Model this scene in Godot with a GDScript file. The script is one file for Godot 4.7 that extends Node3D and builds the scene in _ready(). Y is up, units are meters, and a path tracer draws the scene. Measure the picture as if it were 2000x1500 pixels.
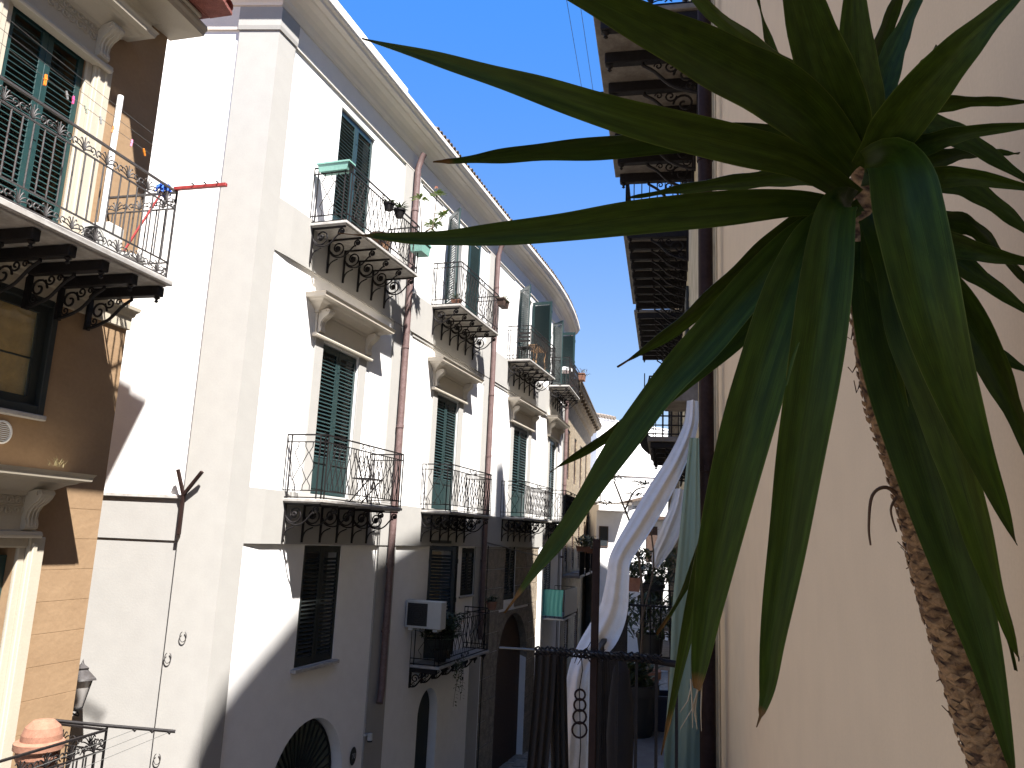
extends Node3D
# A narrow street seen from a balcony: white palazzo and ochre house on the left,
# cream house wall, yucca and a neighbour's balcony on the right.
const EYE := 6.5                       # eye height above the street, metres
const DS := 0.05
var M := {}                            # materials
var TX := {}                           # textures
var NAMES := {}
var FP: Array[Vector2] = []            # plan of the palazzo front, every DS metres (x, z)
var rng := RandomNumberGenerator.new()
var MC := {}                           # shared meshes

# ------------------------------------------------------------------ mesh builder
class Shape:
	var v := PackedVector3Array()
	var n := PackedVector3Array()
	var c := PackedColorArray()
	var ix := PackedInt32Array()
	var col := Color(1, 1, 1)
	var colored := false
	var uv := PackedVector2Array()
	var cuv := Vector2.ZERO
	var has_uv := false
	func vert(p: Vector3, nn: Vector3) -> int:
		v.append(p); n.append(nn); c.append(col); uv.append(cuv)
		return v.size() - 1
	func tri(a: Vector3, b: Vector3, d: Vector3) -> void:
		var nn := (b - a).cross(d - a).normalized()
		var k := vert(a, nn); vert(b, nn); vert(d, nn)
		ix.append_array([k, k + 2, k + 1])
	func quad(a: Vector3, b: Vector3, d: Vector3, e: Vector3) -> void:
		var nn := (d - a).cross(e - b).normalized()
		var k := vert(a, nn); vert(b, nn); vert(d, nn); vert(e, nn)
		ix.append_array([k, k + 2, k + 1, k, k + 3, k + 2])
	# box with centre at xf and chamfered edges
	func box(xf: Transform3D, size: Vector3, ch := 0.0) -> void:
		var h := size * 0.5
		if ch <= 0.0:
			for ax in 3:
				for sg in [-1.0, 1.0]:
					var a := Vector3.ZERO; a[ax] = sg * h[ax]
					var u := Vector3.ZERO; u[(ax + 1) % 3] = h[(ax + 1) % 3] * sg
					var w := Vector3.ZERO; w[(ax + 2) % 3] = h[(ax + 2) % 3]
					quad(xf * (a - u - w), xf * (a + u - w), xf * (a + u + w), xf * (a - u + w))
			return
		for ax in 3:
			for sg in [-1.0, 1.0]:
				var a := Vector3.ZERO; a[ax] = sg * h[ax]
				var u := Vector3.ZERO; u[(ax + 1) % 3] = (h[(ax + 1) % 3] - ch) * sg
				var w := Vector3.ZERO; w[(ax + 2) % 3] = h[(ax + 2) % 3] - ch
				quad(xf * (a - u - w), xf * (a + u - w), xf * (a + u + w), xf * (a - u + w))
		for ax in 3:
			var b1 := (ax + 1) % 3
			var b2 := (ax + 2) % 3
			for s1 in [-1.0, 1.0]:
				for s2 in [-1.0, 1.0]:
					var p := Vector3.ZERO; p[b1] = s1 * h[b1]; p[b2] = s2 * (h[b2] - ch)
					var q := Vector3.ZERO; q[b1] = s1 * (h[b1] - ch); q[b2] = s2 * h[b2]
					var e := Vector3.ZERO; e[ax] = h[ax] - ch
					if s1 * s2 > 0:
						quad(xf * (p - e), xf * (q - e), xf * (q + e), xf * (p + e))
					else:
						quad(xf * (p + e), xf * (q + e), xf * (q - e), xf * (p - e))
		for sx in [-1.0, 1.0]:
			for sy in [-1.0, 1.0]:
				for sz in [-1.0, 1.0]:
					var a := xf * Vector3(sx * h.x, sy * (h.y - ch), sz * (h.z - ch))
					var b := xf * Vector3(sx * (h.x - ch), sy * h.y, sz * (h.z - ch))
					var d := xf * Vector3(sx * (h.x - ch), sy * (h.y - ch), sz * h.z)
					if sx * sy * sz > 0: tri(a, b, d)
					else: tri(a, d, b)
	# box from corner to corner
	func bb(a: Vector3, b: Vector3, ch := 0.0, xf := Transform3D.IDENTITY) -> void:
		box(xf * Transform3D(Basis.IDENTITY, (a + b) * 0.5), (b - a).abs(), ch)
	# beam of rectangular section between two points
	func beam(a: Vector3, b: Vector3, w: float, d: float, up := Vector3.UP, ch := 0.0) -> void:
		var z := (b - a).normalized()
		if abs(z.dot(up)) > 0.95: up = Vector3(0.3, 0.1, 1).normalized()
		var x := up.cross(z).normalized()
		var y := z.cross(x)
		box(Transform3D(Basis(x, y, z), (a + b) * 0.5), Vector3(w, d, a.distance_to(b)), ch)
	# polygon in x,y extruded along z
	func prism(poly: PackedVector2Array, xf: Transform3D, z0: float, z1: float) -> void:
		var t := Geometry2D.triangulate_polygon(poly)
		for i in range(0, t.size(), 3):
			var a := poly[t[i]]; var b := poly[t[i + 1]]; var d := poly[t[i + 2]]
			if (b - a).cross(d - a) < 0.0:
				var e := b; b = d; d = e
			tri(xf * Vector3(a.x, a.y, z1), xf * Vector3(b.x, b.y, z1), xf * Vector3(d.x, d.y, z1))
			tri(xf * Vector3(a.x, a.y, z0), xf * Vector3(d.x, d.y, z0), xf * Vector3(b.x, b.y, z0))
		var area := 0.0
		for i in poly.size(): area += poly[i].cross(poly[(i + 1) % poly.size()])
		for i in poly.size():
			var a := poly[i]; var b := poly[(i + 1) % poly.size()]
			if area < 0.0:
				var e := a; a = b; b = e
			quad(xf * Vector3(a.x, a.y, z0), xf * Vector3(b.x, b.y, z0), xf * Vector3(b.x, b.y, z1), xf * Vector3(a.x, a.y, z1))
	# round bar through points; r may taper to r2
	func tube(pts: Array, r: float, sides := 6, r2 := -1.0, flat := 1.0) -> void:
		if r2 < 0.0: r2 = r
		var m := pts.size()
		var nx := Vector3.ZERO
		var base := v.size()
		for i in m:
			var t: Vector3 = (pts[min(i + 1, m - 1)] - pts[max(i - 1, 0)])
			t = t.normalized()
			if i == 0:
				nx = t.cross(Vector3.UP)
				if nx.length() < 0.2: nx = t.cross(Vector3(1, 0, 0.2))
				nx = nx.normalized()
			else:
				nx = (nx - t * nx.dot(t)).normalized()
			var ny := t.cross(nx)
			var rr: float = lerp(r, r2, float(i) / max(1, m - 1))
			for k in sides:
				var a := TAU * k / sides
				var dd := nx * cos(a) * flat + ny * sin(a)
				vert(pts[i] + dd * rr, dd.normalized())
		for i in m - 1:
			for k in sides:
				var a := base + i * sides + k
				var b := base + i * sides + (k + 1) % sides
				ix.append_array([a, a + sides, b, b, a + sides, b + sides])
		for e in [0, m - 1]:
			var dd: Vector3 = (pts[1] - pts[0]).normalized() * -1.0 if e == 0 else (pts[m - 1] - pts[m - 2]).normalized()
			var k0 := v.size()
			for k in sides: vert(v[base + e * sides + k], dd)
			for k in range(1, sides - 1):
				if e == 0: ix.append_array([k0, k0 + k, k0 + k + 1])
				else: ix.append_array([k0, k0 + k + 1, k0 + k])
	# profile (radius, height) turned about y
	func lathe(prof: Array, xf: Transform3D, segs := 16, a0 := 0.0, a1 := TAU) -> void:
		for i in prof.size() - 1:
			var p: Vector2 = prof[i]; var q: Vector2 = prof[i + 1]
			var nn := Vector2(q.y - p.y, -(q.x - p.x)).normalized()
			var base := v.size()
			for k in segs + 1:
				var a := a0 + (a1 - a0) * k / segs
				var d := Vector3(cos(a), 0, sin(a))
				var nv := (xf.basis * (d * nn.x + Vector3.UP * nn.y)).normalized()
				vert(xf * (d * p.x + Vector3.UP * p.y), nv)
				vert(xf * (d * q.x + Vector3.UP * q.y), nv)
			for k in segs:
				var o := base + k * 2
				ix.append_array([o, o + 2, o + 1, o + 1, o + 2, o + 3])
	# U-shaped moulding: profile of (out, height) carried round a front x0..x1 with returns
	func hood(x0: float, x1: float, prof: Array, xf := Transform3D.IDENTITY, zb := 0.0) -> void:
		for i in prof.size() - 1:
			var p: Vector2 = prof[i]; var q: Vector2 = prof[i + 1]
			var a := [Vector3(x0 - p.x, p.y, zb), Vector3(x0 - p.x, p.y, p.x), Vector3(x1 + p.x, p.y, p.x), Vector3(x1 + p.x, p.y, zb)]
			var b := [Vector3(x0 - q.x, q.y, zb), Vector3(x0 - q.x, q.y, q.x), Vector3(x1 + q.x, q.y, q.x), Vector3(x1 + q.x, q.y, zb)]
			for k in 3: quad(xf * a[k], xf * a[k + 1], xf * b[k + 1], xf * b[k])
		for e in [0, prof.size() - 1]:
			var p: Vector2 = prof[e]
			quad(xf * Vector3(x0 - p.x, p.y, zb), xf * Vector3(x1 + p.x, p.y, zb), xf * Vector3(x1 + p.x, p.y, p.x), xf * Vector3(x0 - p.x, p.y, p.x))
	func mesh() -> ArrayMesh:
		var m := ArrayMesh.new()
		var arr := []
		arr.resize(Mesh.ARRAY_MAX)
		arr[Mesh.ARRAY_VERTEX] = v
		arr[Mesh.ARRAY_NORMAL] = n
		if colored: arr[Mesh.ARRAY_COLOR] = c
		if has_uv: arr[Mesh.ARRAY_TEX_UV] = uv
		arr[Mesh.ARRAY_INDEX] = ix
		m.add_surface_from_arrays(Mesh.PRIMITIVE_TRIANGLES, arr)
		return m

# ------------------------------------------------------------------ nodes
func numbered(called: String) -> String:
	var k: int = NAMES.get(called, 0)
	NAMES[called] = k + 1
	return called if k == 0 else "%s_%03d" % [called, k]
func tag(o: Node, label: String, category: String, group := "") -> void:
	o.set_meta("label", label); o.set_meta("category", category)
	if group: o.set_meta("group", group)
func thing(called: String, label: String, category: String, xf := Transform3D.IDENTITY, group := "") -> Node3D:
	var o := Node3D.new(); o.name = numbered(called); add_child(o); o.transform = xf
	tag(o, label, category, group)
	return o
func solo(called: String, sh: Shape, mat: Material, label: String, category: String, xf := Transform3D.IDENTITY, group := "") -> MeshInstance3D:
	var o := MeshInstance3D.new(); o.name = numbered(called); o.mesh = sh.mesh(); o.material_override = mat
	add_child(o); o.transform = xf; tag(o, label, category, group)
	return o
func struct(called: String, sh: Shape, mat: Material) -> MeshInstance3D:
	var o := MeshInstance3D.new(); o.name = numbered(called); o.mesh = sh.mesh(); o.material_override = mat
	add_child(o); o.set_meta("kind", "structure")
	return o
# a part under parent; xf is in the parent's own space
func part(parent: Node3D, called: String, sh, mat: Material, xf := Transform3D.IDENTITY) -> MeshInstance3D:
	var o := MeshInstance3D.new(); o.name = called
	o.mesh = sh.mesh() if sh is Shape else sh
	o.material_override = mat; o.transform = xf
	parent.add_child(o, true)
	return o
func bx(a: Vector3, b: Vector3, ch := 0.0) -> Shape:
	var s := Shape.new(); s.bb(a, b, ch); return s
func T(x: float, y: float, z: float) -> Transform3D:
	return Transform3D(Basis.IDENTITY, Vector3(x, y, z))
func V(x: float, y: float, z: float) -> Vector3: return Vector3(x, y, z)
func smooth_pts(ctrl: Array, steps: int) -> Array:
	var out := []
	var m := ctrl.size()
	for i in m - 1:
		var p0: Vector3 = ctrl[max(i - 1, 0)]; var p1: Vector3 = ctrl[i]
		var p2: Vector3 = ctrl[i + 1]; var p3: Vector3 = ctrl[min(i + 2, m - 1)]
		for k in steps:
			var t := float(k) / steps
			out.append(0.5 * (2.0 * p1 + (p2 - p0) * t + (2.0 * p0 - 5.0 * p1 + 4.0 * p2 - p3) * t * t + (3.0 * p1 - p0 - 3.0 * p2 + p3) * t * t * t))
	out.append(ctrl[m - 1])
	return out
func spiral(cy: float, cz: float, r0: float, r1: float, a0: float, a1: float, steps: int, x := 0.0) -> Array:
	var out := []
	for i in steps + 1:
		var t := float(i) / steps
		var a: float = lerp(a0, a1, t); var r: float = lerp(r0, r1, t)
		out.append(Vector3(x, cy + r * sin(a), cz + r * cos(a)))
	return out

# ------------------------------------------------------------------ frames
func hd(deg: float) -> Vector3: return Vector3(sin(deg_to_rad(deg)), 0, -cos(deg_to_rad(deg)))
func hn(deg: float) -> Vector3: return Vector3(cos(deg_to_rad(deg)), 0, sin(deg_to_rad(deg)))
func pang(s: float) -> float:
	return lerp(18.5, 8.0, clamp((s - 24.0) / 8.0, 0.0, 1.0))
func make_plan() -> void:
	var p := Vector2(-7.09295, -2.37327)
	for i in 1100:
		FP.append(p)
		var d := hd(pang(i * DS + DS * 0.5)); p += Vector2(d.x, d.z) * DS
# palazzo front: s along the street, h above the eye, o out from the wall
func fr(s: float, h := 0.0, o := 0.0) -> Transform3D:
	var i: int = clamp(int(max(s, 0.0) / DS), 0, FP.size() - 2)
	var a := pang(s); var d := hd(a); var n := hn(a)
	var p := Vector3(FP[i].x, 0, FP[i].y) + d * (s - i * DS) + n * o
	return Transform3D(Basis(d, Vector3.UP, n), p + Vector3(0, h + EYE, 0))
# ochre house front: t along, 0 at its corner (negative towards the camera)
func fo(t: float, h := 0.0, o := 0.0) -> Transform3D:
	var d := hd(15.0); var n := hn(15.0)
	return Transform3D(Basis(d, Vector3.UP, n), Vector3(-4.74, EYE + h, -9.41) + d * t + n * o)
# right-hand house fronts: s along, o out towards the street; x runs back towards the camera
func fq(s: float, h := 0.0, a := 0.33) -> Transform3D:
	var d := hd(11.3); var n := hn(11.3)
	return Transform3D(Basis(-d, Vector3.UP, -n), Vector3(0, EYE + h, 0) + d * s + n * a)

# ------------------------------------------------------------------ textures and materials
func noise_img(seed_: int, freq: float, oct: int, size: int, type := FastNoiseLite.TYPE_SIMPLEX_SMOOTH) -> Image:
	var f := FastNoiseLite.new(); f.seed = seed_; f.frequency = freq; f.noise_type = type
	f.fractal_type = FastNoiseLite.FRACTAL_FBM; f.fractal_octaves = oct
	return f.get_seamless_image(size, size)
func gray(im: Image) -> PackedByteArray:
	im.convert(Image.FORMAT_L8); return im.get_data()
# colour texture: tint varies between a and b (sRGB multipliers) by coarse and fine noise
func mottled(seed_: int, a: Color, b: Color, f1: float, f2: float, mix := 0.5, size := 512, stretch := 1) -> ImageTexture:
	var g1 := gray(noise_img(seed_, f1, 4, size)); var g2 := gray(noise_img(seed_ + 7, f2, 3, size))
	var data := PackedByteArray(); data.resize(size * size * 3)
	var lut := PackedByteArray()
	for i in 256:
		var cc := a.lerp(b, i / 255.0)
		lut.append(int(clamp(cc.r, 0, 1) * 255)); lut.append(int(clamp(cc.g, 0, 1) * 255)); lut.append(int(clamp(cc.b, 0, 1) * 255))
	for y in size:
		for x in size:
			var i := y * size + x
			var j := ((y / stretch) * size + x) if stretch > 1 else i
			var k := int(clamp(g1[j] * (1.0 - mix) + g2[i] * mix, 0, 255)) * 3
			data[i * 3] = lut[k]; data[i * 3 + 1] = lut[k + 1]; data[i * 3 + 2] = lut[k + 2]
	return ImageTexture.create_from_image(Image.create_from_data(size, size, false, Image.FORMAT_RGB8, data))
func bumpy(seed_: int, freq: float, oct: int, strength: float, size := 512) -> ImageTexture:
	var im := noise_img(seed_, freq, oct, size); im.convert(Image.FORMAT_RGBA8)
	im.bump_map_to_normal_map(strength)
	return ImageTexture.create_from_image(im)
func lin(r: float, g: float, b: float) -> Color: return Color(r, g, b).linear_to_srgb()
func mat(c: Color, rough := 0.8, metal := 0.0) -> StandardMaterial3D:
	var m := StandardMaterial3D.new(); m.albedo_color = c; m.roughness = rough; m.metallic = metal
	return m
func tri(m: StandardMaterial3D, tex: Texture2D, nrm: Texture2D, metres: float, nscale := 1.0) -> StandardMaterial3D:
	m.uv1_triplanar = true; m.uv1_world_triplanar = true; m.uv1_scale = Vector3.ONE / metres
	if tex: m.albedo_texture = tex
	if nrm:
		m.normal_enabled = true; m.normal_texture = nrm; m.normal_scale = nscale
	return m
func make_materials() -> void:
	TX.plaster = mottled(11, Color(0.94, 0.94, 0.94), Color(1, 1, 1), 0.006, 0.06, 0.45, 512)
	TX.stain = mottled(23, Color(0.72, 0.70, 0.68), Color(1, 1, 1), 0.008, 0.03, 0.35, 512)
	TX.grain = bumpy(5, 0.08, 4, 2.5)
	TX.rough = bumpy(9, 0.03, 5, 6.0)
	TX.stone = mottled(31, Color(0.50, 0.47, 0.44), Color(1.0, 0.98, 0.95), 0.012, 0.06, 0.5, 512)
	TX.rust = mottled(41, Color(0.62, 0.55, 0.52), Color(1, 1, 1), 0.02, 0.10, 0.5, 256)
	TX.clay = mottled(51, Color(0.70, 0.62, 0.58), Color(1.0, 1.0, 1.0), 0.015, 0.08, 0.5, 256)
	TX.weave = weave()
	TX.paintwear = mottled(61, Color(0.74, 0.78, 0.78), Color(1, 1, 1), 0.02, 0.12, 0.4, 256)
	M.white = tri(mat(lin(0.84, 0.83, 0.825), 0.9), TX.plaster, TX.grain, 1.3, 0.10)
	M.beige = tri(mat(lin(0.345, 0.335, 0.32), 0.9), TX.plaster, TX.grain, 1.2, 0.10)
	M.beige_base = tri(mat(lin(0.335, 0.326, 0.315), 0.9), TX.plaster, TX.grain, 1.4, 0.10)
	M.trim = tri(mat(lin(0.66, 0.595, 0.50), 0.85), TX.plaster, TX.grain, 1.1, 0.12)
	M.cornice = tri(mat(lin(0.80, 0.75, 0.685), 0.9), TX.plaster, TX.grain, 1.2, 0.10)
	TX.ochre = mottled(91, Color(0.88, 0.86, 0.84), Color(1, 1, 1), 0.006, 0.05, 0.4, 512)
	M.ochre = tri(mat(lin(0.30, 0.20, 0.115), 0.92), TX.ochre, TX.rough, 1.7, 0.10)
	M.cream_trim = tri(mat(lin(0.43, 0.385, 0.31), 0.85), TX.plaster, TX.grain, 1.1, 0.15)
	M.cream = tri(mat(lin(0.73, 0.585, 0.385), 0.92), TX.weave, null, 0.9)
	M.yellow_wall = tri(mat(lin(0.62, 0.54, 0.37), 0.92), TX.stain, TX.grain, 2.0, 0.12)
	M.stone = tri(mat(lin(0.40, 0.355, 0.29), 0.95), TX.stone, TX.rough, 1.8, 1.0)
	M.tuff = tri(mat(lin(0.42, 0.355, 0.255), 0.95), TX.stone, TX.rough, 2.6, 0.8)
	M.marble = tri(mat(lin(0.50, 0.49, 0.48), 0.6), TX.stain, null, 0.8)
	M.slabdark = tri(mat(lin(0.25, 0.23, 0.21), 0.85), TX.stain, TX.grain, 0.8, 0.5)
	M.iron = tri(mat(lin(0.020, 0.019, 0.021), 0.6), TX.rust, TX.grain, 0.4, 0.6); M.iron.metallic_specular = 0.3
	M.iron_grey = tri(mat(lin(0.075, 0.075, 0.08), 0.55), TX.rust, TX.grain, 0.4, 0.6)
	M.green = tri(mat(lin(0.026, 0.049, 0.051), 0.30), TX.paintwear, null, 0.5)
	M.green_teal = tri(mat(lin(0.016, 0.052, 0.052), 0.42), TX.paintwear, null, 0.5)
	M.black_green = tri(mat(lin(0.014, 0.018, 0.018), 0.6), TX.paintwear, null, 0.5)
	M.pipe = tri(mat(lin(0.195, 0.135, 0.135), 0.55), TX.rust, null, 1.2)
	M.pipe_brown = tri(mat(lin(0.036, 0.022, 0.020), 0.6), TX.rust, null, 1.2); M.pipe_brown.metallic_specular = 0.25
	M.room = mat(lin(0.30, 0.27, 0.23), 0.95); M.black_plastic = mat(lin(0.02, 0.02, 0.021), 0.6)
	M.glass = mat(lin(0.03, 0.035, 0.04), 0.06); M.glass.metallic_specular = 0.7
	M.terracotta = tri(mat(lin(0.33, 0.175, 0.12), 0.85), TX.clay, TX.grain, 0.25, 0.8)
	M.bark = tri(mat(lin(0.30, 0.185, 0.10), 0.95), TX.stone, TX.rough, 0.06, 1.5)
	M.roof = tri(mat(lin(0.20, 0.16, 0.135), 0.9), TX.stone, TX.rough, 0.7, 1.0)
	M.street = tri(mat(lin(0.33, 0.31, 0.28), 0.75), TX.stone, TX.rough, 1.4, 0.8)
	M.paver = tri(mat(lin(0.36, 0.34, 0.30), 0.7), TX.stain, TX.rough, 0.9, 0.6)
	M.cloth = mat(lin(0.74, 0.735, 0.72), 0.95)
	M.cloth.backlight_enabled = true; M.cloth.backlight = Color(0.35, 0.35, 0.34); tri(M.cloth, mottled(81, Color(0.90, 0.89, 0.87), Color(1, 1, 1), 0.02, 0.2, 0.5, 256), bumpy(82, 0.05, 4, 3.0, 256), 0.5, 0.5)
	M.white_paint = tri(mat(lin(0.78, 0.78, 0.78), 0.5), TX.plaster, null, 0.5)
	M.leaf = mat(Color(1, 1, 1), 0.43); M.leaf.metallic_specular = 0.22; M.leaf.vertex_color_use_as_albedo = true; M.leaf.albedo_texture = leaf_fibre()
	M.leaf.backlight_enabled = true; M.leaf.backlight = Color(0.13, 0.16, 0.02)
	M.foliage = mat(Color(1, 1, 1), 0.6); M.foliage.vertex_color_use_as_albedo = true
	M.foliage.backlight_enabled = true; M.foliage.backlight = Color(0.1, 0.16, 0.03)
	M.fanglass = mat(lin(0.10, 0.12, 0.10), 0.35)
	M.linen = mat(lin(0.50, 0.42, 0.32), 0.95)
	M.soil = tri(mat(lin(0.05, 0.035, 0.025), 1.0), TX.stone, TX.rough, 0.2, 1.0)
# long fibres, pores and scratches of a yucca blade: u across, v along
func leaf_fibre() -> ImageTexture:
	var w := 256; var h := 1024
	var r := RandomNumberGenerator.new(); r.seed = 44
	var g := gray(noise_img(97, 0.02, 3, 512)); var cols := []
	var q := 0.0
	for x in w:
		q = q * 0.6 + r.randf_range(-14.0, 14.0); cols.append(q + r.randf_range(-7.0, 7.0))
	var im := Image.create(w, h, false, Image.FORMAT_RGB8)
	for y in h:
		for x in w:
			var b: float = clamp(190.0 + cols[x] + (g[(y / 2) * 512 + x] - 128) * 0.18 + r.randf_range(-5.0, 5.0), 60.0, 255.0) / 255.0
			im.set_pixel(x, y, Color(b, b, b * 0.98))
	for k in 46:
		var x := r.randi_range(20, w - 20); var y := r.randi_range(0, h - 160); var L := r.randi_range(8, 120)
		var pale := r.randf() < 0.6
		for j in L:
			im.set_pixel(clampi(x + int(j * r.randf() * 0.02), 0, w - 1), y + j, Color(1, 1, 1) if pale else Color(0.42, 0.38, 0.30))
	for k in 260:
		im.set_pixel(r.randi_range(0, w - 1), r.randi_range(0, h - 1), Color(1, 1, 1))
	return ImageTexture.create_from_image(im)
# plain woven grain of the painted near wall
func weave() -> ImageTexture:
	var size := 512
	var g := gray(noise_img(77, 0.006, 3, size)); var f := gray(noise_img(78, 0.25, 2, size))
	var r := RandomNumberGenerator.new(); r.seed = 5
	var colv := []
	for x in size: colv.append(r.randf() * 5.0)
	var data := PackedByteArray(); data.resize(size * size * 3)
	for y in size:
		for x in size:
			var b: float = 236.0 + g[y * size + x] * 0.03 + colv[x] * 0.6 + f[y * size + x] * 0.035 - 8.0
			b = clamp(b, 0, 255)
			var i := (y * size + x) * 3
			data[i] = int(b); data[i + 1] = int(b); data[i + 2] = int(b * 0.995)
	return ImageTexture.create_from_image(Image.create_from_data(size, size, false, Image.FORMAT_RGB8, data))

# wall sheet with openings: cells of a grid in (s, h); openings = [s0, s1, h0, h1]; frame = func(s, h, o)
func wall_sheet(frame: Callable, ss: Array, hs: Array, openings: Array, reveal: float, grooves := [], gd := 0.006) -> Shape:
	var sh := Shape.new()
	for op in openings:
		ss.append(op[0]); ss.append(op[1]); hs.append(op[2]); hs.append(op[3])
	for g in grooves:
		hs.append(g - 0.004); hs.append(g + 0.004)
	ss.sort(); hs.sort()
	for i in ss.size() - 1:
		if ss[i + 1] - ss[i] < 0.0005: continue
		for j in hs.size() - 1:
			if hs[j + 1] - hs[j] < 0.0005: continue
			var cs: float = (ss[i] + ss[i + 1]) * 0.5
			var ch: float = (hs[j] + hs[j + 1]) * 0.5
			var skip := false
			for op in openings:
				if cs > op[0] and cs < op[1] and ch > op[2] and ch < op[3]: skip = true
			if skip: continue
			var o := 0.0
			for g in grooves:
				if abs(ch - g) < 0.0039: o = -gd
			sh.quad(frame.call(ss[i], hs[j], o).origin, frame.call(ss[i + 1], hs[j], o).origin, frame.call(ss[i + 1], hs[j + 1], o).origin, frame.call(ss[i], hs[j + 1], o).origin)
			if o != 0.0:
				sh.quad(frame.call(ss[i], hs[j], 0.0).origin, frame.call(ss[i + 1], hs[j], 0.0).origin, frame.call(ss[i + 1], hs[j], o).origin, frame.call(ss[i], hs[j], o).origin)
				sh.quad(frame.call(ss[i], hs[j + 1], o).origin, frame.call(ss[i + 1], hs[j + 1], o).origin, frame.call(ss[i + 1], hs[j + 1], 0.0).origin, frame.call(ss[i], hs[j + 1], 0.0).origin)
	for op in openings:
		var r := -reveal
		var a00: Vector3 = frame.call(op[0], op[2], 0.0).origin; var a10: Vector3 = frame.call(op[1], op[2], 0.0).origin
		var a11: Vector3 = frame.call(op[1], op[3], 0.0).origin; var a01: Vector3 = frame.call(op[0], op[3], 0.0).origin
		var b00: Vector3 = frame.call(op[0], op[2], r).origin; var b10: Vector3 = frame.call(op[1], op[2], r).origin
		var b11: Vector3 = frame.call(op[1], op[3], r).origin; var b01: Vector3 = frame.call(op[0], op[3], r).origin
		sh.quad(a00, a10, b10, b00); sh.quad(a10, a11, b11, b10); sh.quad(a11, a01, b01, b11); sh.quad(a01, a00, b00, b01)
	return sh
func steps(a: float, b: float, n: int) -> Array:
	var out := []
	for i in n + 1: out.append(lerp(a, b, float(i) / n))
	return out
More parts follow.
